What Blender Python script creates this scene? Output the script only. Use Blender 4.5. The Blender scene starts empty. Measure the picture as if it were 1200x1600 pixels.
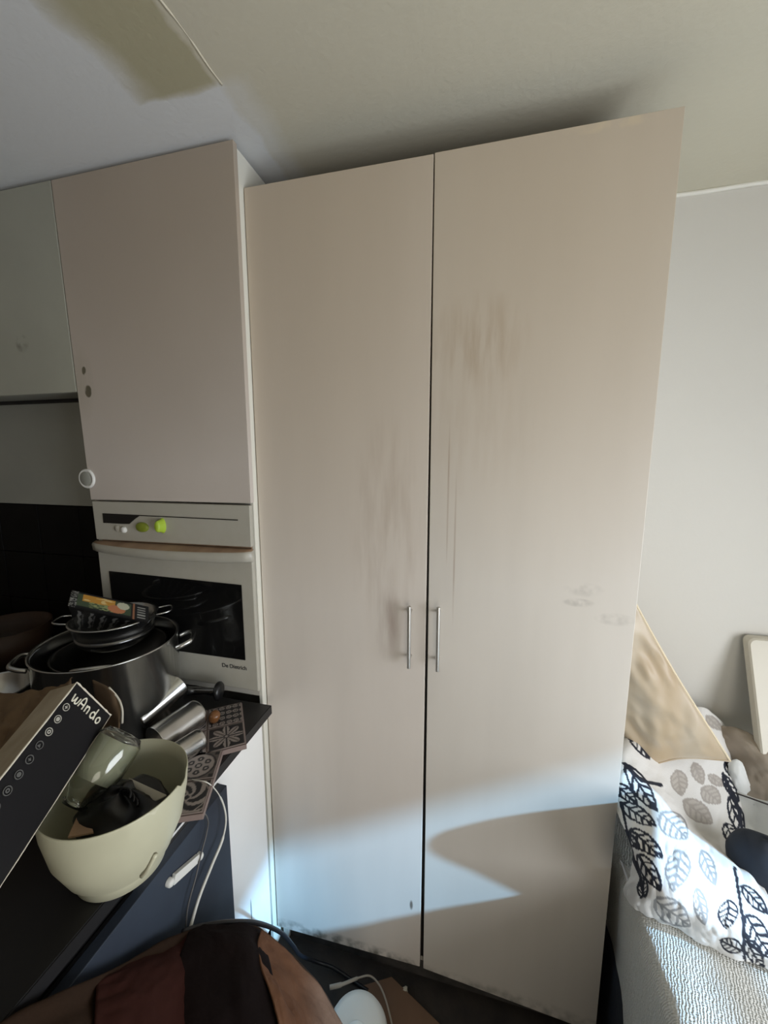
import bpy, bmesh, math, random
import numpy as np
from mathutils import Vector, Matrix

random.seed(7); RNG = np.random.default_rng(7)
sc = bpy.context.scene
col = sc.collection

# ------------------------------------------------------------------ camera
FPX = 618.0
PITCH = math.atan(FPX/4340.0); YAW = math.atan((FPX/math.cos(PITCH))/2520.0)
CAM = np.array([0.0, -1.04, 1.70])
cd = bpy.data.cameras.new('camera'); cam = bpy.data.objects.new('camera', cd); col.objects.link(cam)
cd.sensor_fit = 'VERTICAL'; cd.sensor_height = 36.0; cd.sensor_width = 27.0; cd.lens = FPX/1600*36.0
cd.clip_start = 0.02
cam.location = CAM; cam.rotation_euler = (math.pi/2-PITCH, 0, YAW)
sc.camera = cam

# ------------------------------------------------------------------ light and exposure
sc.view_settings.view_transform = 'Standard'; sc.view_settings.look = 'None'
sc.view_settings.gamma = 1.0; sc.view_settings.use_curve_mapping = False
sc.view_settings.exposure = 0.07
w = bpy.data.worlds.new('sky'); sc.world = w; w.use_nodes = True
bg = w.node_tree.nodes['Background']; bg.inputs[0].default_value = (0.55, 0.72, 1.0, 1); bg.inputs[1].default_value = 1.0
def lamp(name, kind, energy, color, loc, direction, **kw):
    l = bpy.data.lights.new(name, kind); l.energy = energy; l.color = color
    for k, v in kw.items(): setattr(l, k, v)
    o = bpy.data.objects.new(name, l); col.objects.link(o); o.location = loc
    o.rotation_euler = Vector(direction).to_track_quat('-Z', 'Y').to_euler(); return o
SUND = (-1.0, 0.45, -0.55)
lamp('sun', 'SUN', 5.8, (0.32, 0.64, 1.0), (4, -3, 4), SUND, angle=math.radians(1.8))
lamp('window_daylight', 'AREA', 30.0, (0.95, 0.97, 1.0), (1.57, -1.05, 1.22), (-1, 0.0, 0.0), shape='RECTANGLE', size=1.4, size_y=0.9)
lamp('front_fill', 'AREA', 12.0, (1.0, 0.92, 0.81), (0.7, -2.35, 0.95), (-0.2, 1, 0.15), shape='RECTANGLE', size=1.0, size_y=1.6)  # added soft fill from behind the camera, no window is built there

# ------------------------------------------------------------------ pixel rays (pixel of the 1200x1600 frame to a point of the room)
_fw = np.array([-math.sin(YAW)*math.cos(PITCH), math.cos(YAW)*math.cos(PITCH), -math.sin(PITCH)])
_rt = np.array([math.cos(YAW), math.sin(YAW), 0.0]); _up = np.cross(_rt, _fw)
def on(u, v, ax, val):
    d = _fw*FPX + _rt*(u-600) + _up*(800-v); return CAM + (val-CAM[ax])/d[ax]*d
def proj(P):
    d = np.asarray(P)-CAM; z = d@_fw
    return 600+FPX*(d@_rt)/z, 800-FPX*(d@_up)/z

# ------------------------------------------------------------------ materials
def mat(name, color, rough=0.6, metal=0.0, var=0.0, vscale=(6, 6, 6), bump=0.0, bscale=60, color2=None, spec=0.5, trans=0.0, attr=None, coat=0.0, sheen=0.0, marks=(), alpha=None):
    m = bpy.data.materials.new(name); m.use_nodes = True
    nt = m.node_tree; N = nt.nodes; L = nt.links; b = N['Principled BSDF']
    b.inputs['Roughness'].default_value = rough; b.inputs['Metallic'].default_value = metal
    b.inputs['Specular IOR Level'].default_value = spec
    b.inputs['Transmission Weight'].default_value = trans
    b.inputs['Coat Weight'].default_value = coat; b.inputs['Sheen Weight'].default_value = sheen
    tc = N.new('ShaderNodeTexCoord')
    c4 = (*color, 1)
    if attr:
        a = N.new('ShaderNodeAttribute'); a.attribute_name = attr; src = a.outputs['Color']
    else:
        rgb = N.new('ShaderNodeRGB'); rgb.outputs[0].default_value = c4; src = rgb.outputs[0]
    if var > 0 or color2:
        mp = N.new('ShaderNodeMapping'); mp.inputs['Scale'].default_value = vscale; L.new(tc.outputs['Object'], mp.inputs[0])
        nz = N.new('ShaderNodeTexNoise'); nz.inputs['Scale'].default_value = 1.0; nz.inputs['Detail'].default_value = 5
        L.new(mp.outputs[0], nz.inputs['Vector'])
        rp = N.new('ShaderNodeMapRange'); rp.inputs[1].default_value = 0.35; rp.inputs[2].default_value = 0.68
        rp.inputs[3].default_value = 0.0; rp.inputs[4].default_value = 1.0 if color2 else var
        L.new(nz.outputs['Fac'], rp.inputs[0])
        mx = N.new('ShaderNodeMix'); mx.data_type = 'RGBA'
        L.new(rp.outputs[0], mx.inputs[0]); L.new(src, mx.inputs[6])
        mx.inputs[7].default_value = (*(color2 or tuple(c*0.35 for c in color)), 1); src = mx.outputs[2]
    if marks:
        sep = N.new('ShaderNodeSeparateXYZ'); L.new(tc.outputs['Object'], sep.inputs[0])
        mp2 = N.new('ShaderNodeMapping'); mp2.inputs['Scale'].default_value = (45, 45, 6); L.new(tc.outputs['Object'], mp2.inputs[0])
        n2 = N.new('ShaderNodeTexNoise'); n2.inputs['Scale'].default_value = 1.0; n2.inputs['Detail'].default_value = 4; L.new(mp2.outputs[0], n2.inputs['Vector'])
        mp3 = N.new('ShaderNodeMapping'); mp3.inputs['Scale'].default_value = (30, 30, 30); L.new(tc.outputs['Object'], mp3.inputs[0])
        n3 = N.new('ShaderNodeTexNoise'); n3.inputs['Scale'].default_value = 1.0; L.new(mp3.outputs[0], n3.inputs['Vector'])
        def mth(op, a, b_=None):
            q = N.new('ShaderNodeMath'); q.operation = op
            for i, x in enumerate((a, b_)):
                if x is None: continue
                if isinstance(x, (int, float)): q.inputs[i].default_value = x
                else: L.new(x, q.inputs[i])
            return q.outputs[0]
        for (ax, bx, cx, cz, rx, rz, strength, colr, streak) in marks:   # elliptical stain in the axes ax, bx
            dx = mth('DIVIDE', mth('SUBTRACT', sep.outputs[ax], cx), rx); dz = mth('DIVIDE', mth('SUBTRACT', sep.outputs[bx], cz), rz)
            r2 = mth('ADD', mth('MULTIPLY', dx, dx), mth('MULTIPLY', dz, dz))
            base = mth('MAXIMUM', mth('SUBTRACT', 1.0, r2), 0.0)
            nn = n2 if streak else n3
            k = mth('MAXIMUM', mth('MULTIPLY', mth('SUBTRACT', nn.outputs['Fac'], 0.40 if streak < 2 else 0.1), 4.0 if streak < 2 else 2.0), 0.0)
            fac = mth('MINIMUM', mth('MULTIPLY', base if streak == 3 else mth('MULTIPLY', base, k), strength), 0.92)
            mx = N.new('ShaderNodeMix'); mx.data_type = 'RGBA'; L.new(fac, mx.inputs[0]); L.new(src, mx.inputs[6]); mx.inputs[7].default_value = (*colr, 1)
            src = mx.outputs[2]
    L.new(src, b.inputs['Base Color'])
    if bump > 0:
        nb = N.new('ShaderNodeTexNoise'); nb.inputs['Scale'].default_value = bscale; nb.inputs['Detail'].default_value = 6
        L.new(tc.outputs['Object'], nb.inputs['Vector'])
        bp = N.new('ShaderNodeBump'); bp.inputs['Strength'].default_value = bump; bp.inputs['Distance'].default_value = 0.004
        L.new(nb.outputs['Fac'], bp.inputs['Height']); L.new(bp.outputs[0], b.inputs['Normal'])
    if alpha is not None: b.inputs['Alpha'].default_value = alpha
    return m
def S(r, g, b):
    return tuple(((c/255)/12.92 if c/255 <= 0.04045 else ((c/255+0.055)/1.055)**2.4) for c in (r, g, b))

DRIP = S(140, 112, 86); GREYD = S(110, 104, 98)
doormat_r = mat('cream_door_right', S(212, 206, 196), 0.42, var=0.10, vscale=(7, 7, 1.2), bump=0.03, bscale=40, marks=[
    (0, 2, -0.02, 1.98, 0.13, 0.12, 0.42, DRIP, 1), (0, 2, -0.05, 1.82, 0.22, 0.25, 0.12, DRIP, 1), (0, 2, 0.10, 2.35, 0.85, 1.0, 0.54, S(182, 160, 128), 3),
    (0, 2, 0.245, 1.335, 0.04, 0.012, 0.7, GREYD, 0), (0, 2, 0.255, 1.37, 0.05, 0.02, .3, GREYD, 0), (0, 2, 0.33, 1.30, 0.05, 0.018, 0.35, GREYD, 0),
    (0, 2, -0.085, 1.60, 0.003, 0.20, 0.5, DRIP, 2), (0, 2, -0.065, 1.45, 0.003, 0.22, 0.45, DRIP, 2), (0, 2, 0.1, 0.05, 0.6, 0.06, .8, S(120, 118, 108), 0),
    (0, 2, .24, 2.40, .1, .014, 1.3, S(205, 190, 165), 0)])
doormat_l = mat('cream_door_left', S(220, 212, 202), 0.42, var=0.10, vscale=(7, 7, 1.2), bump=0.03, bscale=40, marks=[
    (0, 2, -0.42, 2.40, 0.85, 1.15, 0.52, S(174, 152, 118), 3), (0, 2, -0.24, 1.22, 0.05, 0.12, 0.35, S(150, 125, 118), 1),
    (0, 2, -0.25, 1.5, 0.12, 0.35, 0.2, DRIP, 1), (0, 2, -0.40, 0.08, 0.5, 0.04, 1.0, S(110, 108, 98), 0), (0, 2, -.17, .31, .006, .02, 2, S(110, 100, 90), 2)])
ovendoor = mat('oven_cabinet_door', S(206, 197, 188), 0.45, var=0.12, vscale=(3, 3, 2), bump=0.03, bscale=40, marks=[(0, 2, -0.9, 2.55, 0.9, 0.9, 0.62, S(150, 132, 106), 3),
    (0, 2, -1.186, 1.955, 0.009, 0.014, 3, S(70, 64, 45), 0), (0, 2, -1.178, 1.895, 0.014, 0.02, 2.5, S(70, 64, 45), 0), (0, 2, -1.2, 1.92, 0.05, 0.12, 0.3, S(150, 145, 120), 2)])
wallgreen = mat('dull_cabinet', S(172, 172, 158), 0.5, var=0.2, vscale=(4, 4, 3), marks=[(0, 2, -1.42, 2.05, 0.03, 0.03, 0.8, S(100, 98, 85), 0)])
greypanel = mat('grey_panel', S(150, 151, 142), 0.5, var=0.15, vscale=(4, 4, 4))
sidewhite = mat('white_board', S(228, 226, 214), 0.45, var=0.05)
carcass = mat('carcass_white', S(190, 186, 176), 0.6)
darkgap = mat('dark_plinth', S(74, 70, 66), 0.7, var=0.5, vscale=(20, 20, 20), color2=S(50, 46, 44))
lowwhite = mat('white_gloss_panel', S(246, 246, 243), 0.30, var=0.04, marks=[(1, 2, -0.15, 0.33, 0.004, 0.05, 2, S(130, 140, 140), 2), (1, 2, -.09, .25, .05, .2, .15, S(180, 190, 190), 2)])
navy = mat('navy_front', S(54, 62, 74), 0.5, spec=0.3, var=0.3, vscale=(5, 5, 5), color2=S(42, 46, 56))
worktopm = mat('black_worktop', S(26, 25, 26), 0.45, var=0.4, vscale=(9, 9, 9), color2=S(22, 21, 22), bump=0.02)
blacktile = mat('black_tile', S(16, 16, 16), 0.5, color2=S(9, 9, 9), vscale=(9, 9, 9), spec=0.12)
grout = mat('dark_grout', S(8, 8, 8), 0.9)
wallm = mat('wall_paint', S(216, 213, 205), 0.8, var=0.04, vscale=(2, 2, 2), bump=0.08, bscale=90)
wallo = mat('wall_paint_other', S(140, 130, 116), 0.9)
floorm = mat('dusty_dark_floor', S(58, 50, 44), 0.8, color2=S(40, 35, 32), vscale=(14, 14, 14), bump=0.3, bscale=80)
steel = mat('steel', (0.72, 0.72, 0.70), 0.24, 1.0, var=0.1, vscale=(9, 9, 4), color2=(0.5, 0.5, 0.48))
brushed = mat('brushed_steel', (0.60, 0.59, 0.56), 0.32, 1.0)
darksteel = mat('dark_steel', (0.22, 0.22, 0.22), 0.25, 1.0)
blackpl = mat('black_plastic', S(20, 20, 21), 0.35)
blackglass = mat('black_oven_glass', (0.006, 0.006, 0.006), 0.08)
ovenwhite = mat('oven_enamel', S(182, 179, 167), 0.32, var=0.1, vscale=(5, 5, 5), marks=[(0, 2, -.9, 1.2, .5, .6, .1, S(150, 140, 110), 0)])
ovenbrown = mat('grimy_brown', S(140, 112, 88), 0.5, color2=S(168, 140, 112), vscale=(14, 3, 3))
green = mat('green_plastic', S(168, 196, 60), 0.45)
greend = mat('green_plastic_dull', S(128, 140, 44), 0.5)
whitepl = mat('white_plastic', S(226, 226, 220), 0.4)
creambowl = mat('cream_plastic', S(192, 190, 164), 0.4, var=0.1, vscale=(12, 12, 12))
glassm = mat('clear_plastic', (0.93, 0.95, 0.90), 0.04, trans=1.0, spec=0.6)
milky = mat('milky_liquid', S(200, 200, 176), 0.5, alpha=0.38)
boxblack = mat('black_carton', S(20, 19, 21), 0.6, var=0.2, spec=0.2)
boxside = mat('worn_carton', S(182, 170, 150), 0.85, color2=S(142, 128, 106), vscale=(14, 6, 14), bump=0.3, bscale=40)
paperedge = mat('torn_white_paper', S(212, 205, 188), 0.8)
brownpaper = mat('brown_paper', S(120, 98, 72), 0.85, color2=S(90, 70, 50), vscale=(9, 9, 9), bump=0.3)
printw = mat('white_print', S(225, 222, 205), 0.6)
printg = mat('grey_print', S(84, 84, 82), 0.6); printm = mat('pale_print', S(168, 166, 156), 0.6)
amber = mat('amber_plastic', S(112, 74, 42), 0.3)
brownlight = mat('light_brown_cloth', S(112, 80, 60), 0.9, color2=S(92, 64, 47), vscale=(9, 9, 9), bump=0.3, bscale=120, spec=0.1)
browncloth = mat('brown_cloth', S(50, 36, 26), 0.9, color2=S(42, 30, 22), vscale=(9, 9, 9), bump=0.25, bscale=120, spec=0.1)
darkbrown = mat('dark_brown_cloth', S(26, 18, 17), 0.95, color2=S(20, 14, 14), vscale=(7, 7, 7), bump=0.25, bscale=120, spec=0.1)
maroon = mat('maroon_cloth', S(52, 27, 22), 0.95, bump=0.2, spec=0.1)
cardboard = mat('cardboard', S(116, 88, 68), 0.85, var=0.25, vscale=(9, 9, 9))
satin = mat('beige_satin', S(190, 176, 154), 0.42, color2=S(178, 156, 124), vscale=(10, 10, 3), sheen=0.5, bump=0.1, bscale=18)
navycloth = mat('dark_navy_cloth', S(38, 44, 54), 0.9, bump=0.2)
board = mat('cream_lacquer', S(214, 208, 192), 0.4, var=0.08)
boardin = mat('white_lacquer', S(240, 241, 236), 0.3)
sheetm = mat('white_sheet', S(222, 224, 222), 0.85, bump=0.3, bscale=30)
creamcloth = mat('cream_cloth', S(176, 164, 148), 0.9, color2=S(150, 138, 124), vscale=(9, 9, 9), bump=0.2)
cordw = mat('white_cable', S(215, 214, 205), 0.5); cordg = mat('thin_cable', S(92, 90, 88), 0.5); cordk = mat('black_cord', S(22, 22, 26), 0.45)
printed = mat('printed_cotton', (1, 1, 1), 0.85, attr='Col', bump=0.15, bscale=200)
tileprint = mat('printed_tile', (1, 1, 1), 0.5, attr='Col')
labelprint = mat('printed_label', (1, 1, 1), 0.35, attr='Col')
caulk = mat('white_caulk', S(236, 234, 224), 0.6)

# ceiling: pale grey at left and back, olive field between
def ceiling_mat():
    m = mat('ceiling_plaster', S(204, 199, 180), 0.9, var=0.06, vscale=(3, 3, 3), bump=0.25, bscale=70)
    nt = m.node_tree; N = nt.nodes; L = nt.links; b = N['Principled BSDF']
    src = b.inputs['Base Color'].links[0].from_socket
    tc = N.new('ShaderNodeTexCoord'); nz = N.new('ShaderNodeTexNoise'); nz.inputs['Scale'].default_value = 9; nz.inputs['Detail'].default_value = 6
    L.new(tc.outputs['Object'], nz.inputs['Vector'])
    sep = N.new('ShaderNodeSeparateXYZ'); L.new(tc.outputs['Object'], sep.inputs[0])
    def M(op, a, b_=None, clamp=False):
        q = N.new('ShaderNodeMath'); q.operation = op; q.use_clamp = clamp
        for i, x in enumerate((a, b_)):
            if x is None: continue
            if isinstance(x, (int, float)): q.inputs[i].default_value = x
            else: L.new(x, q.inputs[i])
        return q.outputs[0]
    wob = M('MULTIPLY', M('SUBTRACT', nz.outputs['Fac'], 0.5), 0.07)
    X = M('ADD', sep.outputs[0], wob); Y = M('ADD', sep.outputs[1], M('MULTIPLY', wob, 0.6))
    def step(v, thr, soft): return M('DIVIDE', M('SUBTRACT', v, thr), soft, True)
    left = M('SUBTRACT', 1.0, step(X, -0.80, 0.07)); back = M('MULTIPLY', step(Y, -0.185, 0.02), M('SUBTRACT', 1.0, step(X, -0.59, 0.03)))
    smear = M('MULTIPLY', M('SUBTRACT', 1.0, step(M('ABSOLUTE', M('ADD', X, 0.575)), 0.02, 0.05)), step(Y, -0.19, 0.03))
    fac = M('MAXIMUM', left, back); fac = M('MAXIMUM', fac, M('MULTIPLY', smear, 0.5))
    mx = N.new('ShaderNodeMix'); mx.data_type = 'RGBA'; L.new(fac, mx.inputs[0]); L.new(src, mx.inputs[6]); mx.inputs[7].default_value = (*S(218, 220, 220), 1)
    # olive field between
    fo = M('MULTIPLY', M('SUBTRACT', 1.0, fac), M('SUBTRACT', 1.0, step(X, -0.60, 0.01)))
    m2 = N.new('ShaderNodeMix'); m2.data_type = 'RGBA'; L.new(fo, m2.inputs[0]); L.new(mx.outputs[2], m2.inputs[6]); m2.inputs[7].default_value = (*S(176, 170, 142), 1)
    L.new(m2.outputs[2], b.inputs['Base Color']); return m
ceilm = ceiling_mat()

# ------------------------------------------------------------------ mesh helpers
def link(name, me, m, parent=None, smooth=False):
    o = bpy.data.objects.new(name, me); col.objects.link(o)
    if m: me.materials.append(m)
    if parent is not None: o.parent = parent; o.matrix_parent_inverse = parent.matrix_world.inverted()
    if smooth:
        for p in me.polygons: p.use_smooth = True
    return o
def obj(name, bm, m, parent=None, smooth=False):
    me = bpy.data.meshes.new(name); bm.normal_update(); bm.to_mesh(me); bm.free(); return link(name, me, m, parent, smooth)
def tag(o, label, cat, group=None, kind=None):
    if label: o['label'] = label
    if cat: o['category'] = cat
    if group: o['group'] = group
    if kind: o['kind'] = kind
    return o
def thing(name, label, cat, loc=(0, 0, 0), group=None):
    o = bpy.data.objects.new(name, None); o.empty_display_size = 0.05; col.objects.link(o); o.location = loc
    bpy.context.view_layer.update(); return tag(o, label, cat, group)
def box(bm, x0, x1, y0, y1, z0, z1, bev=0.0):
    vs = [bm.verts.new((x, y, z)) for x in (x0, x1) for y in (y0, y1) for z in (z0, z1)]
    fs = [(0, 1, 3, 2), (4, 6, 7, 5), (0, 4, 5, 1), (2, 3, 7, 6), (0, 2, 6, 4), (1, 5, 7, 3)]
    faces = [bm.faces.new([vs[i] for i in f]) for f in fs]
    if bev > 0:
        es = list({e for f in faces for e in f.edges}); bmesh.ops.bevel(bm, geom=es, offset=bev, segments=2, affect='EDGES', profile=0.5)
def boxo(name, m, x0, x1, y0, y1, z0, z1, parent=None, bev=0.0):
    bm = bmesh.new(); box(bm, x0, x1, y0, y1, z0, z1, bev); return obj(name, bm, m, parent)
def hexa(name, m, pts, parent=None, bev=0.0):
    """pts: 4 front corners then 4 back corners, same order"""
    bm = bmesh.new(); v = [bm.verts.new(p) for p in pts]
    fs = [(0, 1, 2, 3), (7, 6, 5, 4), (0, 4, 5, 1), (1, 5, 6, 2), (2, 6, 7, 3), (3, 7, 4, 0)]
    for f in fs: bm.faces.new([v[i] for i in f])
    bmesh.ops.recalc_face_normals(bm, faces=bm.faces[:])
    if bev > 0: bmesh.ops.bevel(bm, geom=bm.edges[:], offset=bev, segments=2, affect='EDGES', profile=0.5)
    return obj(name, bm, m, parent)
def frame_of(N):
    N = Vector(N).normalized(); a = N.cross(Vector((0, 0, 1)))
    if a.length < 1e-3: a = Vector((1, 0, 0))
    a.normalize(); return a, N.cross(a), N
def lathe(bm, prof, c, N=(0, 0, 1), seg=40, closed=False, sx=1.0):
    """prof: (radius, height) list"""
    a, b, n = frame_of(N); c = Vector(c); rings = []
    for r, h in prof:
        if r < 1e-5: rings.append([bm.verts.new(c+n*h)])
        else: rings.append([bm.verts.new(c+n*h+a*(r*sx*math.cos(t))+b*(r*math.sin(t))) for t in [2*math.pi*i/seg for i in range(seg)]])
    for A, B in zip(rings, rings[1:]):
        for i in range(seg):
            j = (i+1) % seg
            q = [A[i % len(A)], A[j % len(A)], B[j % len(B)], B[i % len(B)]]
            u = []
            for x in q:
                if x not in u: u.append(x)
            if len(u) > 2: bm.faces.new(u)
def latheo(name, m, prof, c, N=(0, 0, 1), seg=40, parent=None, sx=1.0):
    bm = bmesh.new(); lathe(bm, prof, c, N, seg, sx=sx); bmesh.ops.recalc_face_normals(bm, faces=bm.faces[:])
    return obj(name, bm, m, parent, True)
def spline(pts, n=8):
    P = [np.array(p, float) for p in pts]; P = [2*P[0]-P[1]]+P+[2*P[-1]-P[-2]]; out = []
    for i in range(1, len(P)-2):
        for k in range(n):
            t = k/n; a, b, c, d = P[i-1:i+3]
            out.append(0.5*((2*b)+(-a+c)*t+(2*a-5*b+4*c-d)*t*t+(-a+3*b-3*c+d)*t**3))
    out.append(P[-2]); return out
def tube(bm, pts, r, seg=8, closed=False, cap=True):
    P = [Vector(p) for p in pts]; rings = []; n = len(P); prev = None
    for i, p in enumerate(P):
        if closed: t = P[(i+1) % n]-P[i-1]
        else: t = (P[min(i+1, n-1)]-P[max(i-1, 0)])
        t.normalize()
        if prev is None: a, b, _ = frame_of(t)
        else:
            a = prev-t*prev.dot(t)
            a.normalize(); b = t.cross(a)
        prev = a; rr = r[i] if isinstance(r, (list, tuple)) else r
        rings.append([bm.verts.new(p+a*(rr*math.cos(2*math.pi*k/seg))+b*(rr*math.sin(2*math.pi*k/seg))) for k in range(seg)])
    m = n if closed else n-1
    for i in range(m):
        A, B = rings[i], rings[(i+1) % n]
        for k in range(seg): bm.faces.new([A[k], A[(k+1) % seg], B[(k+1) % seg], B[k]])
    if cap and not closed: bm.faces.new(rings[0][::-1]); bm.faces.new(rings[-1])
def tubeo(name, m, pts, r, parent=None, seg=8, smooth_n=8, closed=False):
    bm = bmesh.new(); tube(bm, spline(pts, smooth_n) if smooth_n else pts, r, seg, closed); bmesh.ops.recalc_face_normals(bm, faces=bm.faces[:])
    return obj(name, bm, m, parent, True)
def cr(P, n):   # Catmull-Rom along axis 0
    P = np.asarray(P, float); P = np.concatenate([2*P[:1]-P[1:2], P, 2*P[-1:]-P[-2:-1]]); out = []
    for i in range(1, len(P)-2):
        for k in range(n):
            t = k/n; a, b, c, d = P[i-1], P[i], P[i+1], P[i+2]
            out.append(0.5*((2*b)+(-a+c)*t+(2*a-5*b+4*c-d)*t*t+(-a+3*b-3*c+d)*t**3))
    out.append(P[-2]); return np.array(out)
def grid_surface(rows, n=16):
    """rows of control points (x,y,z) -> dense grid"""
    A = np.array(rows, float); A = cr(A, n); A = np.swapaxes(A, 0, 1); A = cr(A, n); return np.swapaxes(A, 0, 1)
def noise2(h, w_, cells, seed):
    r = np.random.default_rng(seed); g = r.normal(size=(cells+3, cells+3)); yy = np.linspace(0, cells, h); xx = np.linspace(0, cells, w_)
    y0 = yy.astype(int); x0 = xx.astype(int); fy = (yy-y0)[:, None]; fx = (xx-x0)[None]; fy = fy*fy*(3-2*fy); fx = fx*fx*(3-2*fx)
    return (g[y0][:, x0]*(1-fy)*(1-fx)+g[y0+1][:, x0]*fy*(1-fx)+g[y0][:, x0+1]*(1-fy)*fx+g[y0+1][:, x0+1]*fy*fx)
def grid_mesh(name, G, m, parent=None, thick=0.0, wrinkle=0.0, cells=10, colors=None, seed=1, flip=False):
    h, w_, _ = G.shape; G = G.copy()
    if wrinkle:
        gy = np.gradient(G, axis=0); gx = np.gradient(G, axis=1); nn = np.cross(gx, gy); nn /= np.linalg.norm(nn, axis=2, keepdims=True)+1e-9
        if flip: nn = -nn
        d = noise2(h, w_, cells, seed)+0.5*noise2(h, w_, cells*2, seed+1)+0.25*noise2(h, w_, cells*4, seed+2)
        G += nn*(d*wrinkle)[..., None]
    idx = np.arange(h*w_).reshape(h, w_)
    f = np.stack([idx[:-1, :-1], idx[:-1, 1:], idx[1:, 1:], idx[1:, :-1]], -1).reshape(-1, 4)
    if flip: f = f[:, ::-1]
    me = bpy.data.meshes.new(name); me.from_pydata(G.reshape(-1, 3).tolist(), [], f.tolist())
    if colors is not None:
        c = colors(G).reshape(-1, 3); a = me.color_attributes.new('Col', 'FLOAT_COLOR', 'POINT')
        a.data.foreach_set('color', np.concatenate([c, np.ones((len(c), 1))], 1).astype(np.float32).ravel())
    o = link(name, me, m, parent, True)
    if thick:
        md = o.modifiers.new('thickness', 'SOLIDIFY'); md.thickness = thick; md.offset = -1
    return o
def struct(o): o['kind'] = 'structure'; return o

# ------------------------------------------------------------------ setting
CZ = 2.50
struct(boxo('floor', floorm, -2.4, 1.75, -2.6, 0.75, -0.06, 0.0))
struct(boxo('ceiling', ceilm, -2.4, 1.75, -2.6, 0.75, CZ, CZ+0.06))
struct(boxo('wall_back', wallm, -1.235, 1.75, 0.485, 0.60, 0.0, CZ))
struct(boxo('wall_left', wallo, -2.4, -2.3, -2.6, 0.6, 0, CZ))
kw = struct(boxo('wall_kitchen', grout, -2.3, -1.24, 0.10, 0.22, 0, CZ))
struct(boxo('wall_front', wallo, -2.3, 1.75, -2.6, -2.5, 0, CZ))
# right wall with a window opening y -1.6..-0.3, z 1.215..2.2
bm = bmesh.new()
WY0, WY1, WZ0, WZ1 = -1.85, -0.40, 0.76, 2.20
box(bm, 1.62, 1.74, -2.5, WY0, 0, CZ); box(bm, 1.62, 1.74, WY1, 0.485, 0, CZ); box(bm, 1.62, 1.74, WY0, WY1, 0, WZ0); box(bm, 1.62, 1.74, WY0, WY1, WZ1, CZ)
struct(obj('wall_right', bm, wallo))
wf = thing('window_1', None, None, (1.68, -0.96, WZ0)); wf['kind'] = 'structure'
bm = bmesh.new(); box(bm, 1.66, 1.71, WY0, WY0+0.05, WZ0, WZ1); box(bm, 1.66, 1.71, WY1-0.05, WY1, WZ0, WZ1); box(bm, 1.66, 1.71, WY0+.05, WY1-.05, WZ1-0.05, WZ1); box(bm, 1.66, 1.71, WY0+.05, WY1-.05, WZ0, WZ0+0.012)
obj('window_frame', bm, whitepl, wf)
boxo('transom_bar', whitepl, 1.67, 1.70, WY0+.05, WY1-.05, 1.195, 1.245, wf, 0.003)
boxo('window_sill', whitepl, 1.44, 1.70, WY0-0.03, WY1+0.03, WZ0-0.03, WZ0-0.0005, wf, 0.004)
struct(boxo('sun_cut_slab', wallo, 1.74, 2.72, WY0-1.2, WY1+0.6, 2.22, 2.26))     # added unseen slab, cuts off the upper part of the sun beam
# trims on the ceiling
pts = [(0.38+k*0.09, 0.482-0.002*math.sin(k*2.1), CZ-0.004+0.0012*math.sin(k*1.7)) for k in range(15)]
struct(tubeo('trim_1', caulk, pts, 0.007, seg=6, smooth_n=3))
pts = [(-0.580+0.002*math.sin(k*1.9)+0.0015*math.sin(k*5.1), -0.62+k*0.045, CZ+0.0004) for k in range(11)]
struct(tubeo('trim_2', mat('plaster_joint', S(214, 208, 188), 0.9), pts, [0.0010+0.0016*abs(math.sin(k*1.3+i*0.1)) for k in range(10) for i in range(4)]+[0.003], seg=6, smooth_n=4))

# grey wall panel over a black tiled splashback (kitchen wall)
gp = tag(boxo('wall_panel', greypanel, -2.28, -1.242, 0.088, 0.10, 1.518, 1.886, None, 0.001), 'flat grey panel on the wall under the grey wall cupboard', 'panel')
t = thing('tiled_splashback', 'black tiled splashback on the kitchen wall beneath the grey panel', 'splashback', (-1.76, 0.1, 0.95))
first = None
for r in range(3):
    for c in range(5):
        x1 = -1.243-c*0.20; z1 = 1.514-r*0.19
        if first is None:
            first = boxo('tile', blacktile, x1-0.197, x1, 0.0905+.0, 0.0995, z1-0.187, z1, t, 0.0015); bx, bz = x1, z1
        else:
            o = first.copy(); col.objects.link(o); o.parent = t; o.matrix_parent_inverse = first.matrix_parent_inverse.copy(); o.location = (x1-bx, 0.0008*((r*3+c*2) % 3-1), z1-bz)

# ------------------------------------------------------------------ wardrobe
YF = 0.0
W = thing('wardrobe', 'tall cream two-door wardrobe in the middle, with stained doors and bar handles', 'wardrobe', (-0.132, 0.02, 0))
bm = bmesh.new()
box(bm, -0.630, -0.612, 0.0205, 0.46, 0.0, 2.395); box(bm, 0.353, 0.371, 0.0205, 0.46, 0.0, 2.395)
box(bm, -0.612, 0.353, 0.0205, 0.46, 0.085, 0.10); box(bm, -0.612, 0.353, 0.452, 0.46, 0.1, 2.377)
obj('carcass', bm, carcass, W)
boxo('top_panel', mat('dark_top', S(70, 62, 54), 0.95), -0.612, 0.353, 0.0205, 0.46, 2.377, 2.395, W)['label'] = 'unseen top board, darkened to cut bounce light'  # unseen board toned dark to deepen the shade on the ceiling above
boxo('gap_backing', blackpl, -0.150, -0.120, 0.0215, 0.03, 0.10, 2.37, W)  # black strip behind the door gap, stands in for the shade inside
boxo('plinth', darkgap, -0.612, 0.353, 0.035, 0.055, 0.0, 0.085, W)
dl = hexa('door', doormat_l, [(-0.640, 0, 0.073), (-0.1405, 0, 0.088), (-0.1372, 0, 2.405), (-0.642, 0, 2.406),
                         (-0.640, 0.018, 0.073), (-0.1405, 0.018, 0.088), (-0.1372, 0.018, 2.405), (-0.642, 0.018, 2.406)], W, 0.0012)
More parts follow.
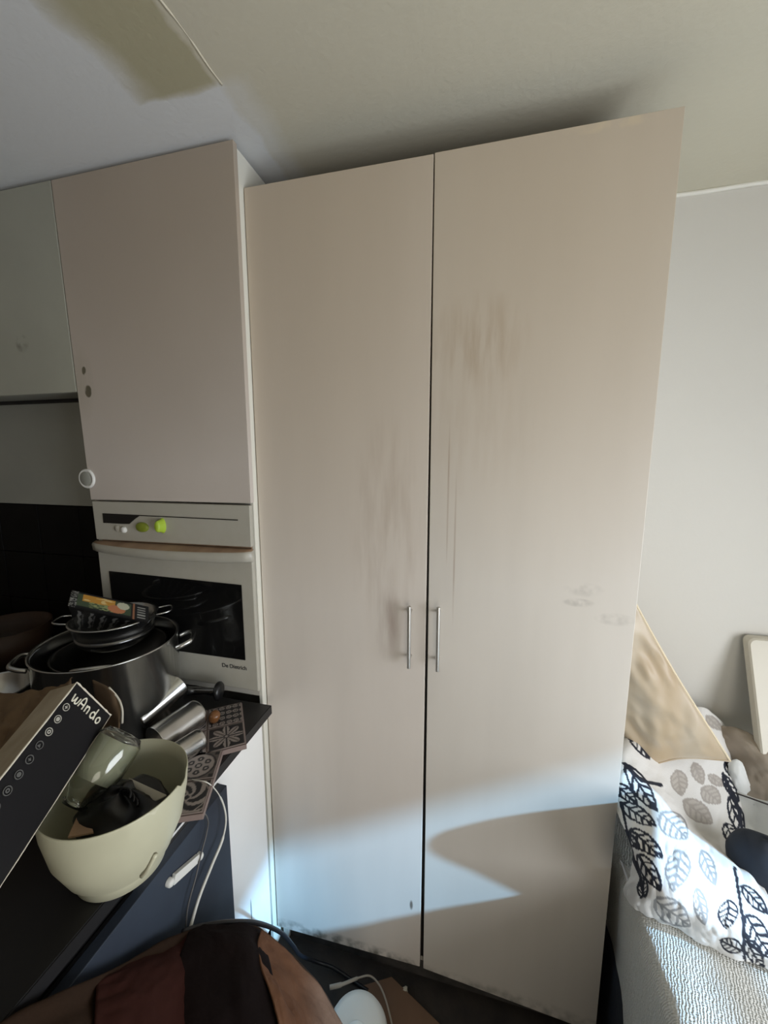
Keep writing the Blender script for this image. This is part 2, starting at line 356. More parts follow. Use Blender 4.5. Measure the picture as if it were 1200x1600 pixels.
dr = hexa('door', doormat_r, [(-0.1292, 0, 0.086), (0.370, -0.006, 0.056), (0.378, 0, 2.409), (-0.1345, 0, 2.407),
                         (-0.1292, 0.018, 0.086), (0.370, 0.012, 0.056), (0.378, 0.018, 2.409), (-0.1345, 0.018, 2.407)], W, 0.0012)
for d, x, z0, z1 in ((dl, -0.180, 1.118, 1.296), (dr, -0.101, 1.120, 1.301)):
    bm = bmesh.new(); tube(bm, [(x, -0.030, z0), (x, -0.030, z0+.001), (x, -0.030, z1-.001), (x, -0.030, z1)], 0.0052, 14)
    for z in (z0+0.022, z1-0.022): tube(bm, [(x, 0, z), (x, -0.030, z)], 0.004, 10)
    bmesh.ops.recalc_face_normals(bm, faces=bm.faces[:])
    obj('handle', bm, brushed, d, True)

# ------------------------------------------------------------------ tall oven cabinet, wall cupboard
T = thing('oven_cabinet', 'tall beige-grey cabinet with a built-in oven, left of the wardrobe', 'cabinet', (-0.93, 0.2, 0))
bm = bmesh.new(); box(bm, -0.654, -0.6445, -0.021, 0.44, 0.0, 2.487)
obj('side_panel', bm, sidewhite, T)
bm = bmesh.new(); box(bm, -1.222, -1.204, -0.024, 0.44, 0, 2.485); box(bm, -1.204, -0.654, -0.021, 0.44, 2.467, 2.485); box(bm, -1.204, -0.654, -0.021, 0.44, 1.560, 1.575); box(bm, -1.204, -0.654, 0.43, 0.44, 0, 2.467)
box(bm, -1.204, -0.654, -0.021, 0.43, 0.955, 0.975)
obj('carcass', bm, carcass, T)
hexa('door', ovendoor, [(-1.212, -0.045, 1.561), (-0.637, -0.045, 1.566), (-0.639, -0.045, 2.490), (-1.235, -0.045, 2.486),
                        (-1.212, -0.026, 1.561), (-0.637, -0.028, 1.566), (-0.639, -0.028, 2.490), (-1.235, -0.026, 2.486)], T, 0.0012)
U = thing('wall_cupboard', 'dull grey-green wall cupboard at the left edge, against the tall cabinet', 'cupboard', (-1.6, 0.0, 1.895))
hexa('door', wallgreen, [(-2.0, -0.045, 1.893), (-1.2245, -0.045, 1.895), (-1.2385, -0.045, 2.486), (-2.0, -0.045, 2.488),
                         (-2.0, -0.026, 1.893), (-1.2265, -0.026, 1.895), (-1.2400, -0.026, 2.486), (-2.0, -0.026, 2.488)], U, 0.001)
boxo('carcass', greypanel, -2.0, -1.243, -0.024, 0.085, 1.897, 2.486, U)
boxo('recess_strip', blackpl, -2.0, -1.243, 0.076, 0.0855, 1.887, 1.897, U)

# oven
V = thing('built_in_oven', 'white enamel built-in oven with black glass door, dirty and greasy', 'oven', (-0.93, 0.2, 0.98))
boxo('oven_body', carcass, -1.200, -0.656, -0.022, 0.40, 0.978, 1.558, V)
cp = hexa('control_panel', ovenwhite, [(-1.206, -0.045, 1.432), (-0.643, -0.045, 1.437), (-0.642, -0.045, 1.559), (-1.209, -0.045, 1.556),
                        (-1.206, -0.023, 1.432), (-0.643, -0.030, 1.437), (-0.642, -0.030, 1.559), (-1.209, -0.023, 1.556)], V, 0.002)
# black display, swooping into a thin line
top = [(-1.170+0.489*i/24, 1.5185-0.0015*i/24) for i in range(25)]
low = []
for x, z in top:
    s = (x+1.170)
    if s < 0.095: d = 0.031
    elif s < 0.145: q = (s-0.095)/0.05; d = 0.031*(1-q*q*(3-2*q))+0.0028*q
    else: d = 0.0028
    low.append((x, z-d))
bm = bmesh.new(); A = [bm.verts.new((x, -0.0462, z)) for x, z in top]; B = [bm.verts.new((x, -0.0462, z)) for x, z in low]
A2 = [bm.verts.new((x, -0.0445, z)) for x, z in top]; B2 = [bm.verts.new((x, -0.0445, z)) for x, z in low]
for i in range(24):
    bm.faces.new([A[i], B[i], B[i+1], A[i+1]]); bm.faces.new([A[i], A[i+1], A2[i+1], A2[i]]); bm.faces.new([B[i], B2[i], B2[i+1], B[i+1]])
obj('display', bm, blackglass, cp)
p = on(190, 828, 1, -0.05); bt = latheo('button', whitepl, [(0, 0.009), (0.008, 0.008), (0.010, 0.004), (0.010, 0)], (p[0]+0.006, -0.045, p[2]), (0, -1, 0), 16, cp)
latheo('button', ovenwhite, [(0, 0.004), (0.009, 0.003), (0.010, 0)], (p[0]-0.022, -0.045, p[2]+.003), (0, -1, 0), 16, cp)
p = on(221, 824, 1, -0.05); bm = bmesh.new(); lathe(bm, [(0, 0.008), (0.012, 0.008), (0.015, 0.005), (0.0155, 0)], (p[0], -0.045, p[2]), (0, -1, 0), 24, sx=1.5)
kb = obj('knob', bm, greend, cp, True); kb['label'] = 'flat dull green knob'
p = on(246, 824, 1, -0.065)
k2 = latheo('knob', green, [(0, 0.024), (0.012, 0.025), (0.0165, 0.022), (0.018, 0.016), (0.020, 0.006), (0.024, 0.0)], (p[0], -0.045, p[2]+.002), (0.0, -1, 0.0), 24, cp, sx=0.55)
k2['label'] = 'lime green knob standing proud'
# handle, bulging in plan and in height
bm = bmesh.new(); n = 24; R = []
for i in range(n+1):
    s = i/n; x = -1.214+0.576*s; bul = math.sin(math.pi*s)**0.6
    zt = 1.427+0.003*s; zb = zt-0.032-0.012*(bul*0.6+s*0.3); y0 = -0.056-0.026*bul
    R.append([bm.verts.new(q) for q in ((x, -0.040, zt), (x, y0+0.004, zt-0.004-.006*bul), (x, y0, zt-0.010-.006*bul), (x, y0+0.002, zb+0.004), (x, y0+0.010, zb), (x, -0.046, zb+0.002))])
for i in range(n):
    for k in range(5): bm.faces.new([R[i][k], R[i][k+1], R[i+1][k+1], R[i+1][k]])
bm.faces.new(R[0]); bm.faces.new(R[-1][::-1]); bmesh.ops.recalc_face_normals(bm, faces=bm.faces[:])
dv = hexa('oven_door', ovenwhite, [(-1.204, -0.045, 0.990), (-0.642, -0.045, 0.985), (-0.642, -0.045, 1.428), (-1.206, -0.045, 1.426),
                        (-1.204, -0.023, 0.990), (-0.642, -0.030, 0.985), (-0.642, -0.030, 1.428), (-1.206, -0.023, 1.426)], V, 0.003)
hd = obj('handle', bm, ovenwhite, dv, True)
hd.data.materials.append(ovenbrown)
for pg in hd.data.polygons:
    if pg.normal.z > 0.6 and pg.center.z > 1.40: pg.material_index = 1
hexa('window_glass', blackglass, [(-1.162, -0.0475, 1.084), (-0.681, -0.0475, 1.084), (-0.681, -0.0475, 1.321), (-1.166, -0.0475, 1.329),
                        (-1.162, -0.044, 1.084), (-0.681, -0.044, 1.084), (-0.681, -0.044, 1.321), (-1.166, -0.044, 1.329)], dv)
boxo('seam', ovenbrown, -1.20, -0.652, -0.030, -0.024, 1.426, 1.434, V)
def text(name, s, size, loc, M, m, parent, extrude=0.0004, shear=0.0, space=1.0, bold=0.0):
    cu = bpy.data.curves.new(name, 'FONT'); cu.body = s; cu.size = size; cu.extrude = extrude; cu.shear = shear; cu.space_character = space; cu.offset = bold
    cu.align_x = 'CENTER'; cu.align_y = 'CENTER'
    o = bpy.data.objects.new(name, cu); col.objects.link(o)
    bpy.context.view_layer.update(); me = bpy.data.meshes.new_from_object(o.evaluated_get(bpy.context.evaluated_depsgraph_get()))
    bpy.data.objects.remove(o); me.transform(Matrix.Translation(Vector(loc)) @ M.to_4x4())
    me.materials.clear(); return link(name, me, m, parent)
M = Matrix(((1, 0, 0), (0, 0, -1), (0, 1, 0)))
p = on(366, 1042, 1, -0.046)
text('lettering', 'De Dietrich', 0.018, (p[0], -0.0458, p[2]), M, mat('grey_lettering', S(70, 70, 70), 0.5), dv, bold=0.0002)
# round white stick-on disc on the cabinet edge
p = on(137, 748, 1, -0.05)
D0 = thing('round_cabinet_lock', 'round white plastic disc stuck on the lower left edge of the tall cabinet door', 'cabinet lock', (p[0], -0.045, p[2]))
latheo('disc', whitepl, [(0, 0.004), (0.024, 0.004), (0.027, 0.007), (0.030, 0.004), (0.031, 0.0)], (p[0]-.006, -0.0455, p[2]), (0, -1, 0), 32, D0)
latheo('cap', greypanel, [(0, 0.0022), (0.020, 0.002), (0.0225, 0.0)], (p[0]-.009, -0.0500, p[2]), (0, -1, 0), 24, D0)

# ------------------------------------------------------------------ base units under the worktop
B = thing('white_base_panel', 'glossy white base panel between the navy unit and the wardrobe, brightly lit', 'panel', (-0.64, -0.15, 0))
boxo('panel', lowwhite, -0.655, -0.635, -0.50, -0.046, 0.139, 0.915, B, 0.001)
boxo('plinth', darkgap, -0.70, -0.685, -0.50, -0.02, 0.0, 0.139, B)
boxo('under_rail', carcass, -1.2, -0.655, -0.0445, -0.030, 0.14, 0.915, B)
Nv = thing('navy_base_unit', 'dark navy base unit under the left end of the worktop', 'base unit', (-0.9, -0.8, 0))
boxo('front', navy, -0.628, -0.606, -0.92, -0.262, 0.12, 0.868, Nv, 0.0015)
boxo('front', navy, -0.628, -0.606, -1.45, -0.924, 0.12, 0.868, Nv, 0.0015)
boxo('handle_channel', blackpl, -0.652, -0.637, -1.45, -0.5005, 0.80, 0.918, Nv)
boxo('top_rail', blackpl, -0.634, -0.628, -1.45, -0.262, 0.60, 0.868, Nv)
boxo('carcass', carcass, -1.2, -0.657, -1.45, -0.51, 0.0, 0.918, Nv)
bm = bmesh.new()
ol = [(-0.598, -0.0475), (-0.598, -1.50), (-2.28, -1.50), (-2.28, 0.088), (-1.244, 0.088), (-1.244, -0.0475)]
va = [bm.verts.new((x, y, 0.92)) for x, y in ol]; vb = [bm.verts.new((x, y, 0.95)) for x, y in ol]
bm.faces.new(va); bm.faces.new(vb)
for i in range(6): bm.faces.new([va[i], va[(i+1) % 6], vb[(i+1) % 6], vb[i]])
bmesh.ops.recalc_face_normals(bm, faces=bm.faces[:]); bmesh.ops.bevel(bm, geom=[e for e in bm.edges if abs(e.verts[0].co.z-e.verts[1].co.z) < 1e-4], offset=0.002, segments=2, affect='EDGES')
tag(obj('worktop', bm, worktopm), 'black kitchen worktop covered in clutter below the oven', 'worktop')
# child-proof strap on navy front
a = on(266, 1379, 0, -0.60); b = on(312, 1338, 0, -0.60)
K = thing('cabinet_strap', 'small white strap with round ends stuck across the navy front', 'strap', (-0.604, a[1], a[2]))
d = (b-a); bm = bmesh.new(); wv = np.array([0, d[2], -d[1]]); wv = wv/np.linalg.norm(wv)*0.010
q = [a+d*.1+wv, a+d*.9+wv*.9, a+d*.9-wv*.9, a+d*.1-wv]; o_ = np.array([0.004, 0, 0])
hexa('strap', whitepl, [tuple(x+o_) for x in q]+[tuple(x-np.array([0.005, 0, 0])) for x in q], K, 0.001)
for e in (a, b): latheo('strap_end', whitepl, [(0, 0.007), (0.006, 0.006), (0.0085, 0.003), (0.0085, -0.005)], tuple(e), (1, 0, 0), 16, K)

# ------------------------------------------------------------------ things on the worktop
WT = 0.9502
# stockpot
pc = (-0.985, -0.222); pr = 0.168
P = thing('stockpot', 'big shiny steel stockpot on the worktop in front of the oven', 'pot', (pc[0], pc[1], WT))
ph = 0.247
latheo('body', steel, [(0, 0), (pr*0.93, 0), (pr*.985, 0.006), (pr, 0.02), (pr, ph-0.006), (pr+0.004, ph-.002), (pr+0.004, ph+.001), (pr-0.002, ph), (pr-0.004, ph-0.008), (pr-0.004, 0.01), (0, 0.008)], (*pc, WT), seg=64, parent=P)
def loop_handle(parent, c, z, r, ang, wid, out, rad, m, lift=0.012, name='handle'):
    ca, sa = math.cos(ang), math.sin(ang); pts = []
    for s, o2, zz in ((-1, 0, 0), (-1, 0.45, lift*.5), (-.75, .9, lift), (0, 1.0, lift), (.75, .9, lift), (1, .45, lift*.5), (1, 0, 0)):
        rr = r+out*o2; tx = s*wid; pts.append((c[0]+ca*rr-sa*tx, c[1]+sa*rr+ca*tx, z+zz))
    return tubeo(name, m, pts, rad, parent, 10, 5)
loop_handle(P, pc, WT+ph-0.035, pr, math.radians(35), 0.042, 0.042, 0.0065, steel)
loop_handle(P, pc, WT+ph-0.035, pr, math.radians(215), 0.042, 0.042, 0.0065, steel)
# dark pan/lid inside the pot
P2 = thing('dark_saucepan', 'dark steel pan nested inside the big stockpot', 'pan', (pc[0], pc[1], WT+.01))
c2 = (-1.0, -0.205)
latheo('body', darksteel, [(0, 0), (0.12, 0), (0.13, 0.015), (0.135, 0.20), (0.139, 0.203), (0.131, 0.203), (0.127, 0.02), (0, 0.008)], (*c2, WT+0.012), seg=48, parent=P2)
tubeo('handle', steel, [(-0.96, -0.338, 1.155), (-0.955, -0.352, 1.178), (-0.915, -0.343, 1.186), (-0.880, -0.31, 1.178), (-0.875, -0.296, 1.155)], 0.006, P2, 10)
# steel colander on top
cc = (-1.016, -0.172); cz = 1.243
Q = thing('steel_strainer', 'shiny steel strainer bowl with two wire handles, sitting in the stockpot', 'strainer', (cc[0], cc[1], 1.16))
latheo('bowl', steel, [(0, 0), (0.06, 0), (0.085, 0.015), (0.100, 0.055), (0.103, 0.078), (0.110, 0.080), (0.110, 0.083), (0.101, 0.083), (0.096, 0.055), (0.08, 0.018), (0, 0.004)], (*cc, cz-0.082), seg=56, parent=Q)
latheo('base_ring', darksteel, [(0.094, 0.0), (0.098, -0.004), (0.098, -0.012), (0.094, -0.014), (0.090, -.006), (0.094, 0)], (*cc, cz-0.040), seg=48, parent=Q)
loop_handle(Q, cc, cz-0.004, 0.108, math.radians(38), 0.030, 0.040, 0.0025, steel, 0.004)
loop_handle(Q, cc, cz-0.004, 0.108, math.radians(205), 0.030, 0.040, 0.0025, steel, 0.004)
# black tray pack with a food label, leaning in the strainer
def pack_col(G):
    h, w_, _ = G.shape; v, u = np.mgrid[0:1:h*1j, 0:1:w_*1j]; c = np.empty((h, w_, 3)); c[:] = S(22, 22, 24)
    nz = noise2(h, w_, 14, 5); nz2 = noise2(h, w_, 30, 9)
    m = (u > .10) & (u < .78) & (v > .12) & (v < .86)
    c[m] = S(70, 84, 62)
    m = (u > .16) & (u < .58) & (v > .12) & (v < .52); c[m] = S(205, 150, 62); c[m & (nz > .7)] = S(232, 205, 140)
    m = (u > .25) & (u < .60) & (v > .50) & (v < .86) & (nz2 > .0); c[m] = S(150, 160, 110)
    m = ((u-.60)**2/.012+(v-.62)**2/.06 < 1); c[m] = S(200, 130, 90); m = ((u-.68)**2/.006+(v-.34)**2/.05 < 1); c[m] = S(205, 205, 180)
    m = (u < .09) & (np.abs(nz2) < .35); c[m] = S(150, 150, 145)
    m = (u > .80) & (u < .83); c[m] = S(160, 110, 80)
    m = (u > .86) & (u < .96) & (np.abs(v-.5) < .38) & (np.sin(v*40) > .3); c[m] = S(160, 160, 155)
    return c
# corners of the label face
k0 = on(112, 922, 2, 1.315); k1 = on(232, 948, 2, 1.275); k3 = on(106, 946, 2, 1.285); k2_ = on(232, 972, 2, 1.245)
PK = thing('food_pack', 'black food tray pack with an orange and green photo label, lying in the strainer', 'food pack', tuple((k3+k2_)/2))
g = np.array([[k0+(k1-k0)*s for s in np.linspace(0, 1, 90)], [k3+(k2_-k3)*s for s in np.linspace(0, 1, 90)]])
G = np.array([g[0]*(1-t_)+g[1]*t_ for t_ in np.linspace(0, 1, 34)])
grid_mesh('label_sleeve', G, labelprint, PK, colors=pack_col, thick=0.003, flip=True)
def white_streak(G):
    h, w_, _ = G.shape; v, u = np.mgrid[0:1:h*1j, 0:1:w_*1j]; c = np.empty((h, w_, 3)); c[:] = S(20, 20, 21)
    for k in range(5):
        u0 = .14+.16*k; m = (np.abs(u-u0+.10*v+.01*np.sin(v*25+k)) < .012+.012*np.abs(np.sin(v*9+k))) & (v > .1) & (v < .85-.1*(k % 2)); c[m] = S(105, 105, 104)
        m = (np.abs(u-u0-.05+.10*v) < .008) & (v > .2) & (v < .7); c[m] = S(80, 80, 80)
    return c
f0 = k3+np.array([0.004, -.002, -0.002]); f1 = k2_+np.array([0, -.002, -.002]); f2 = on(205, 993, 2, 1.19); f3 = on(122, 990, 2, 1.20)
G = np.array([[(f0+(f1-f0)*s)*(1-t_)+(f3+(f2-f3)*s)*t_ for s in np.linspace(0, 1, 90)] for t_ in np.linspace(0, 1, 50)])
grid_mesh('tray', G, labelprint, PK, colors=white_streak, thick=0.03, flip=True)
# small pot at the far left
sp = on(-5, 1078, 2, 1.03)
SPt = thing('small_saucepan', 'small shiny steel saucepan at the left edge of the photo', 'pan', (sp[0], sp[1], WT))
latheo('body', steel, [(0, 0), (0.085, 0), (0.092, 0.01), (0.094, 0.085), (0.098, 0.088), (0.094, 0.09), (0.090, 0.085), (0.088, 0.012), (0, 0.006)], (sp[0]-.01, sp[1]-.005, WT), seg=48, parent=SPt)
loop_handle(SPt, (sp[0]-.01, sp[1]-.005), WT+0.07, 0.094, math.radians(60), 0.03, 0.03, 0.005, darksteel)
# brown bowl in the dark corner
bb = on(45, 975, 1, -0.02)
tag(latheo('wooden_bowl', mat('brown_wood', S(64, 44, 30), 0.6, color2=S(44, 30, 20), vscale=(3, 3, 14)), [(0, 0), (0.05, 0), (0.10, 0.035), (0.125, 0.10), (0.13, 0.16), (0.124, 0.16), (0.115, 0.10), (0.09, 0.045), (0, 0.012)], (bb[0]-0.02, -0.08, WT), seg=40),
    'brown wooden bowl in the dark corner behind the pots', 'bowl')

# steel tumblers lying on their side
def tumbler(label, a, b, r, shade, flare=1.08):
    a = np.array(a); b = np.array(b); L_ = np.linalg.norm(b-a); t = thing('steel_tumbler', label, 'tumbler', tuple(a), 'steel tumblers lying by the oven')
    latheo('body', shade, [(0, 0), (r*.86, 0), (r*.96, 0.004), (r, 0.012), (r*flare, L_-.002), (r*flare+.001, L_), (r*flare-.001, L_), (r*.97, 0.014), (0, 0.01)], tuple(a), tuple(b-a), 36, t)
    return t
a1 = on(212, 1128, 2, 1.015); b1 = on(279, 1070, 2, 1.045)
tumbler('steel tumbler with its open rim facing up, nearest the stockpot', a1, b1, 0.031, steel)
a2 = on(311, 1112, 2, 1.0); b2 = on(243, 1160, 2, 0.992)
tumbler('largest steel tumbler, its closed rounded end toward the patterned boards', a2, b2, 0.038, steel, 1.02)
a3 = on(316, 1153, 2, 0.990); b3 = on(268, 1184, 2, 0.986)
tumbler('short steel tumbler lying closest to the cream bowl', a3, b3, 0.027, steel, 1.03)
# tamper with black disc
ta = on(290, 1076, 2, 1.0); tb = on(345, 1076, 2, 1.0)
TM = thing('pestle', 'black pestle with a round flat head, lying against the oven', 'pestle', tuple(tb))
dd = Vector(tb-ta).normalized(); off = np.array([0, -0.012, 0])
latheo('head', blackpl, [(0, -0.006), (0.024, -0.006), (0.027, -0.002), (0.027, 0.004), (0.022, 0.010), (0, 0.010)], tuple(tb+off), tuple(dd), 32, TM)
latheo('shaft', darksteel, [(0.008, 0), (0.009, 0.02), (0.011, 0.06), (0.013, 0.09), (0, 0.095)], tuple(tb+off), tuple(-dd), 20, TM)
am = on(335, 1120, 2, 0.985)
tag(latheo('amber_cap', amber, [(0, 0.018), (0.008, 0.018), (0.013, 0.013), (0.015, 0.0), (0.014, -0.012), (0, -0.014)], tuple(am), (0.5, -0.3, 0.8), 20), 'small amber plastic cap between the tumblers and the patterned board', 'cap')

# patterned boards of four printed tiles
LT = S(156, 146, 140); DK = S(38, 36, 38); MD = S(92, 84, 80)
def tile_col(kind):
    def f(G):
        h, w_, _ = G.shape; v, u = np.mgrid[-1:1:h*1j, -1:1:w_*1j]; r = np.hypot(u, v); th = np.arctan2(v, u); c = np.empty((h, w_, 3)); c[:] = LT
        if kind == 0:   # rows of ringed drops
            uu = (u*2.0) % 1.0-.5; vv = (v*2.5) % 1.0-.5; q = np.hypot(uu*1.3, vv); c[:] = DK; c[(q < .42) & (q > .24)] = LT; c[q < .12] = LT
        elif kind == 1:  # star flower
            pet = np.abs(np.cos(4*th/2*1.0))**.6; c[:] = DK
            c[r < .95*np.abs(np.cos(4*th))**.5] = LT; c[(np.abs(u) < .05) | (np.abs(v) < .05)] = DK
            c[(np.abs(np.abs(u)-np.abs(v)) < .05) & (r < .9)] = MD; c[r < .14] = DK; c[(r < .08)] = LT
        elif kind == 2:  # ring of blossoms
            c[:] = MD; c[(r < .92) & (r > .84)] = DK; c[r < .80] = LT
            for k in range(6):
                cx, cy = .5*math.cos(k*math.pi/3), .5*math.sin(k*math.pi/3); q = np.hypot(u-cx, v-cy); c[q < .17] = DK; c[q < .07] = LT
            q = np.hypot(u, v); c[q < .2] = DK; c[q < .1] = LT; c[(np.abs(u) > .7) & (np.abs(v) > .7)] = DK
        else:            # scroll leaves
            c[:] = DK; s = np.sin(6*th+5*r*2.0); c[(s > .25) & (r < 1.25)] = LT; c[r < .22] = LT; c[r < .12] = DK; c[(r > .98) & (r < 1.05)] = LT
        c[(np.abs(u) > .93) | (np.abs(v) > .93)] = S(128, 116, 110)
        return c
    return f
def tile_board(label, corner, e, w2, kinds, s=0.094, z=0.966):
    corner = np.array([*corner, 0.0]); e = np.array([*e, 0.0]); w2 = np.array([*w2, 0.0])
    t = thing('patterned_board', label, 'tile board', (corner[0], corner[1], WT), 'patterned tile boards on the worktop edge')
    q = [corner, corner+e*2*s, corner+e*2*s+w2*2*s, corner+w2*2*s]
    hexa('backing', mat('pinkish_edge', S(128, 112, 106), 0.7), [tuple(x+np.array([0, 0, z-0.002])) for x in q]+[tuple(x+np.array([0, 0, WT+.0005])) for x in q], t, 0.001)
    for i in range(2):
        for j in range(2):
            o = corner+e*s*i+w2*s*j+(e+w2)*s*.02; n = 44
            G = np.array([[o+e*s*.96*a_+w2*s*.96*b_+np.array([0, 0, z]) for a_ in np.linspace(0, 1, n)] for b_ in np.linspace(0, 1, n)])
            grid_mesh('tile', G, tileprint, t, colors=tile_col(kinds[j*2+i]), thick=0.0015)
tile_board('grey patterned board with a star flower, in front of the oven corner', on(387, 1088, 2, 0.966)[:2]+np.array([0, -.030]), (0.6, -0.8), (-0.8, -0.6), (0, 1, 3, 0))
tile_board('grey patterned board with blossom ring, beside the cream bowl', on(348, 1172, 2, 0.966)[:2], (0.403, -0.915), (-0.915, -0.403), (2, 3, 1, 0), 0.090)

# cream bowl with its contents
bc = np.array([-0.6265, -0.532, 1.1125]); BN = Vector((0.0, 0.03, 0.999)).normalized()
BW = thing('cream_plastic_bowl', 'cream plastic bowl holding a bottle and oddments on the worktop corner', 'bowl', (bc[0], bc[1], WT))
bm = bmesh.new(); hgt = 0.150
lathe(bm, [(0, -hgt+.004), (0.062, -hgt+.004), (0.080, -hgt+0.018), (0.100, -0.085), (0.110, -0.03), (0.1135, 0.0), (0.1155, 0.0), (0.1157, -0.003), (0.113, -0.035), (0.103, -0.088), (0.084, -hgt+0.016), (0.071, -hgt), (0.071, -hgt-.012), (0.066, -hgt-.012), (0.065, -hgt), (0, -hgt)], bc, BN, 72)
# two shallow pouring dips in the rim
a_, b_, n_ = frame_of(BN)
for v in bm.verts:
    q = v.co-Vector(bc); hh = q.dot(n_)
    if hh > -0.006:
        ang = math.degrees(math.atan2(q.dot(b_), q.dot(a_)))
        px = proj(np.array(v.co))
        for (tx, ty) in ((283, 1215), (244, 1274)):
            if math.hypot(px[0]-tx, px[1]-ty) < 11: v.co -= n_*0.010
bmesh.ops.recalc_face_normals(bm, faces=bm.faces[:]); obj('body', bm, creambowl, BW, True)
hb = on(233, 1358, 1, -0.62)
# slot handle on the side
s0 = on(222, 1368, 1, -0.640); s1 = on(243, 1335, 1, -0.640)
tubeo('grip_rib', creambowl, [tuple(s0), tuple((s0+s1)/2+np.array([.003, -.004, 0])), tuple(s1)], 0.0035, BW, 8, 6)
def inb(dx, dy, dz): return np.array([bc[0]+dx, bc[1]+dy, bc[2]+dz])
# bottle, neck down in the bowl
t0 = on(198, 1142, 2, 1.165); t1 = on(92, 1290, 2, 1.070)
BT = thing('clear_bottle', 'clear empty plastic bottle leaning neck down in the cream bowl', 'bottle', tuple(t1))
d = Vector(t1-t0); L_ = d.length
latheo('bottle_body', glassm, [(0, 0.006), (0.018, 0.002), (0.034, 0.004), (0.042, 0.016), (0.044, 0.04), (0.044, L_*.42), (0.040, L_*.56), (0.028, L_*.68), (0.020, L_*.75), (0.0195, L_*.82),
     (0.018, L_*.82), (0.018, L_*.75), (0.026, L_*.68), (0.038, L_*.56), (0.042, L_*.42), (0.042, 0.04), (0.040, 0.018), (0.032, 0.007), (0, 0.009)], tuple(t0), tuple(d), 40, BT)
latheo('neck_ring', glassm, [(0.020, L_*.77), (0.0235, L_*.772), (0.0235, L_*.785), (0.020, L_*.79), (0.020, L_*.77)], tuple(t0), tuple(d), 32, BT)
latheo('inner_label', milky, [(0.0385, L_*.12), (0.0390, L_*.42), (0.034, L_*.55), (0.0335, L_*.55), (0.0383, L_*.42), (0.0380, L_*.12)], tuple(t0), tuple(d), 40, BT)
# oddments
ob = thing('black_bundle', 'black bundle of plastic and cable inside the cream bowl', 'bundle', tuple(inb(0, 0, -.06)))
G = np.array([[inb(.075*math.sin(th)*math.cos(ph)*1.15+.01, .06*math.sin(th)*math.sin(ph)+.0, .040*math.cos(th)-.055+.006*math.sin(4*ph+3*th)) for ph in np.linspace(0, 2*math.pi, 50)] for th in np.linspace(0.001, math.pi-.001, 30)])
grid_mesh('bundle_body', G, blackpl, ob, wrinkle=0.003, cells=6)
for k in range(3):
    pts = [inb(.01+.05*math.cos(t_)*(1-.15*k), -.02+.02*math.sin(t_), -.022+.006*k+.004*math.sin(t_*2)) for t_ in np.linspace(.2, 2.9, 8)]
    tubeo('cable_loop', cordk, [tuple(q) for q in pts], 0.0022, ob, 6, 4)
c0, c1, c2_, c3 = on(201, 1215, 2, 1.10), on(260, 1242, 2, 1.10), on(240, 1252, 2, 1.085), on(218, 1245, 2, 1.08)
hexa('card_piece', paperedge, [tuple(x) for x in (c0, c1, c2_, c3)]+[tuple(x-np.array([0, 0, .002])) for x in (c0, c1, c2_, c3)])
tag(bpy.data.objects['card_piece'], 'folded cream card piece sticking up in the cream bowl', 'card')
e0 = on(106, 1308, 2, 1.085); e1 = on(122, 1272, 2, 1.07); e2 = on(140, 1280, 2, 1.06); e3 = on(146, 1300, 2, 1.075)
hexa('paper_scrap', mat('tan_paper', S(170, 140, 112), 0.8), [tuple(x) for x in (e0, e1, e2, e3)]+[tuple(x-np.array([0, 0, .003])) for x in (e0, e1, e2, e3)])
tag(bpy.data.objects['paper_scrap'], 'tan paper scrap under the bottle neck in the cream bowl', 'paper')

# black carton with lettering and icons
P1 = np.array((-0.724, -0.510, 1.280)); Pb = np.array((-0.699, -0.472, 1.190)); Lu = np.array((0.2595, -0.9120, -0.318)); Lu /= np.linalg.norm(Lu)
Wv = Pb-P1; Wl = np.linalg.norm(Wv); Wu = Wv/Wl; Wu = Wu-Lu*(Wu@Lu); Wu /= np.linalg.norm(Wu); Nn = np.cross(Wu, Lu); Nn /= np.linalg.norm(Nn)
if Nn@(CAM-P1) < 0: Nn = -Nn
BL = 0.36; TH = 0.060
CB = thing('black_carton', 'black carton with white lettering and round icons, tilted at the left edge', 'box', tuple(Pb+Lu*BL))
cr8 = [P1, P1+Wu*Wl, P1+Wu*Wl+Lu*BL, P1+Lu*BL]
bx_ = hexa('carton', boxblack, [tuple(x) for x in cr8]+[tuple(x-Nn*TH) for x in cr8], CB, 0.0015)
bx_.data.materials.append(boxside)
for pg in bx_.data.polygons:
    if Vector(pg.normal).dot(Vector(tuple(-Wu))) > 0.7: pg.material_index = 1
for e_a, e_b in ((0, 1), (0, 3), (1, 2)):
    pa, pb = cr8[e_a], cr8[e_b]; n = 14
    pts = [tuple(pa+(pb-pa)*k/n+Nn*(.0004*math.sin(k*2.3))) for k in range(n+1)]
    rad = [0.0009+0.0010*abs(math.sin(k*1.7)) if (e_a, e_b) != (1, 2) else .0004+.0006*abs(math.sin(k*.9)) for k in range(n+1)]
    bm = bmesh.new(); tube(bm, pts, rad, 6); bmesh.ops.recalc_face_normals(bm, faces=bm.faces[:]); obj('worn_edge', bm, paperedge, CB)
def cpt(a_, b_, h=0.0009): return P1+Wu*(a_*Wl)+Lu*b_+Nn*h      # a across the width, b metres along the length
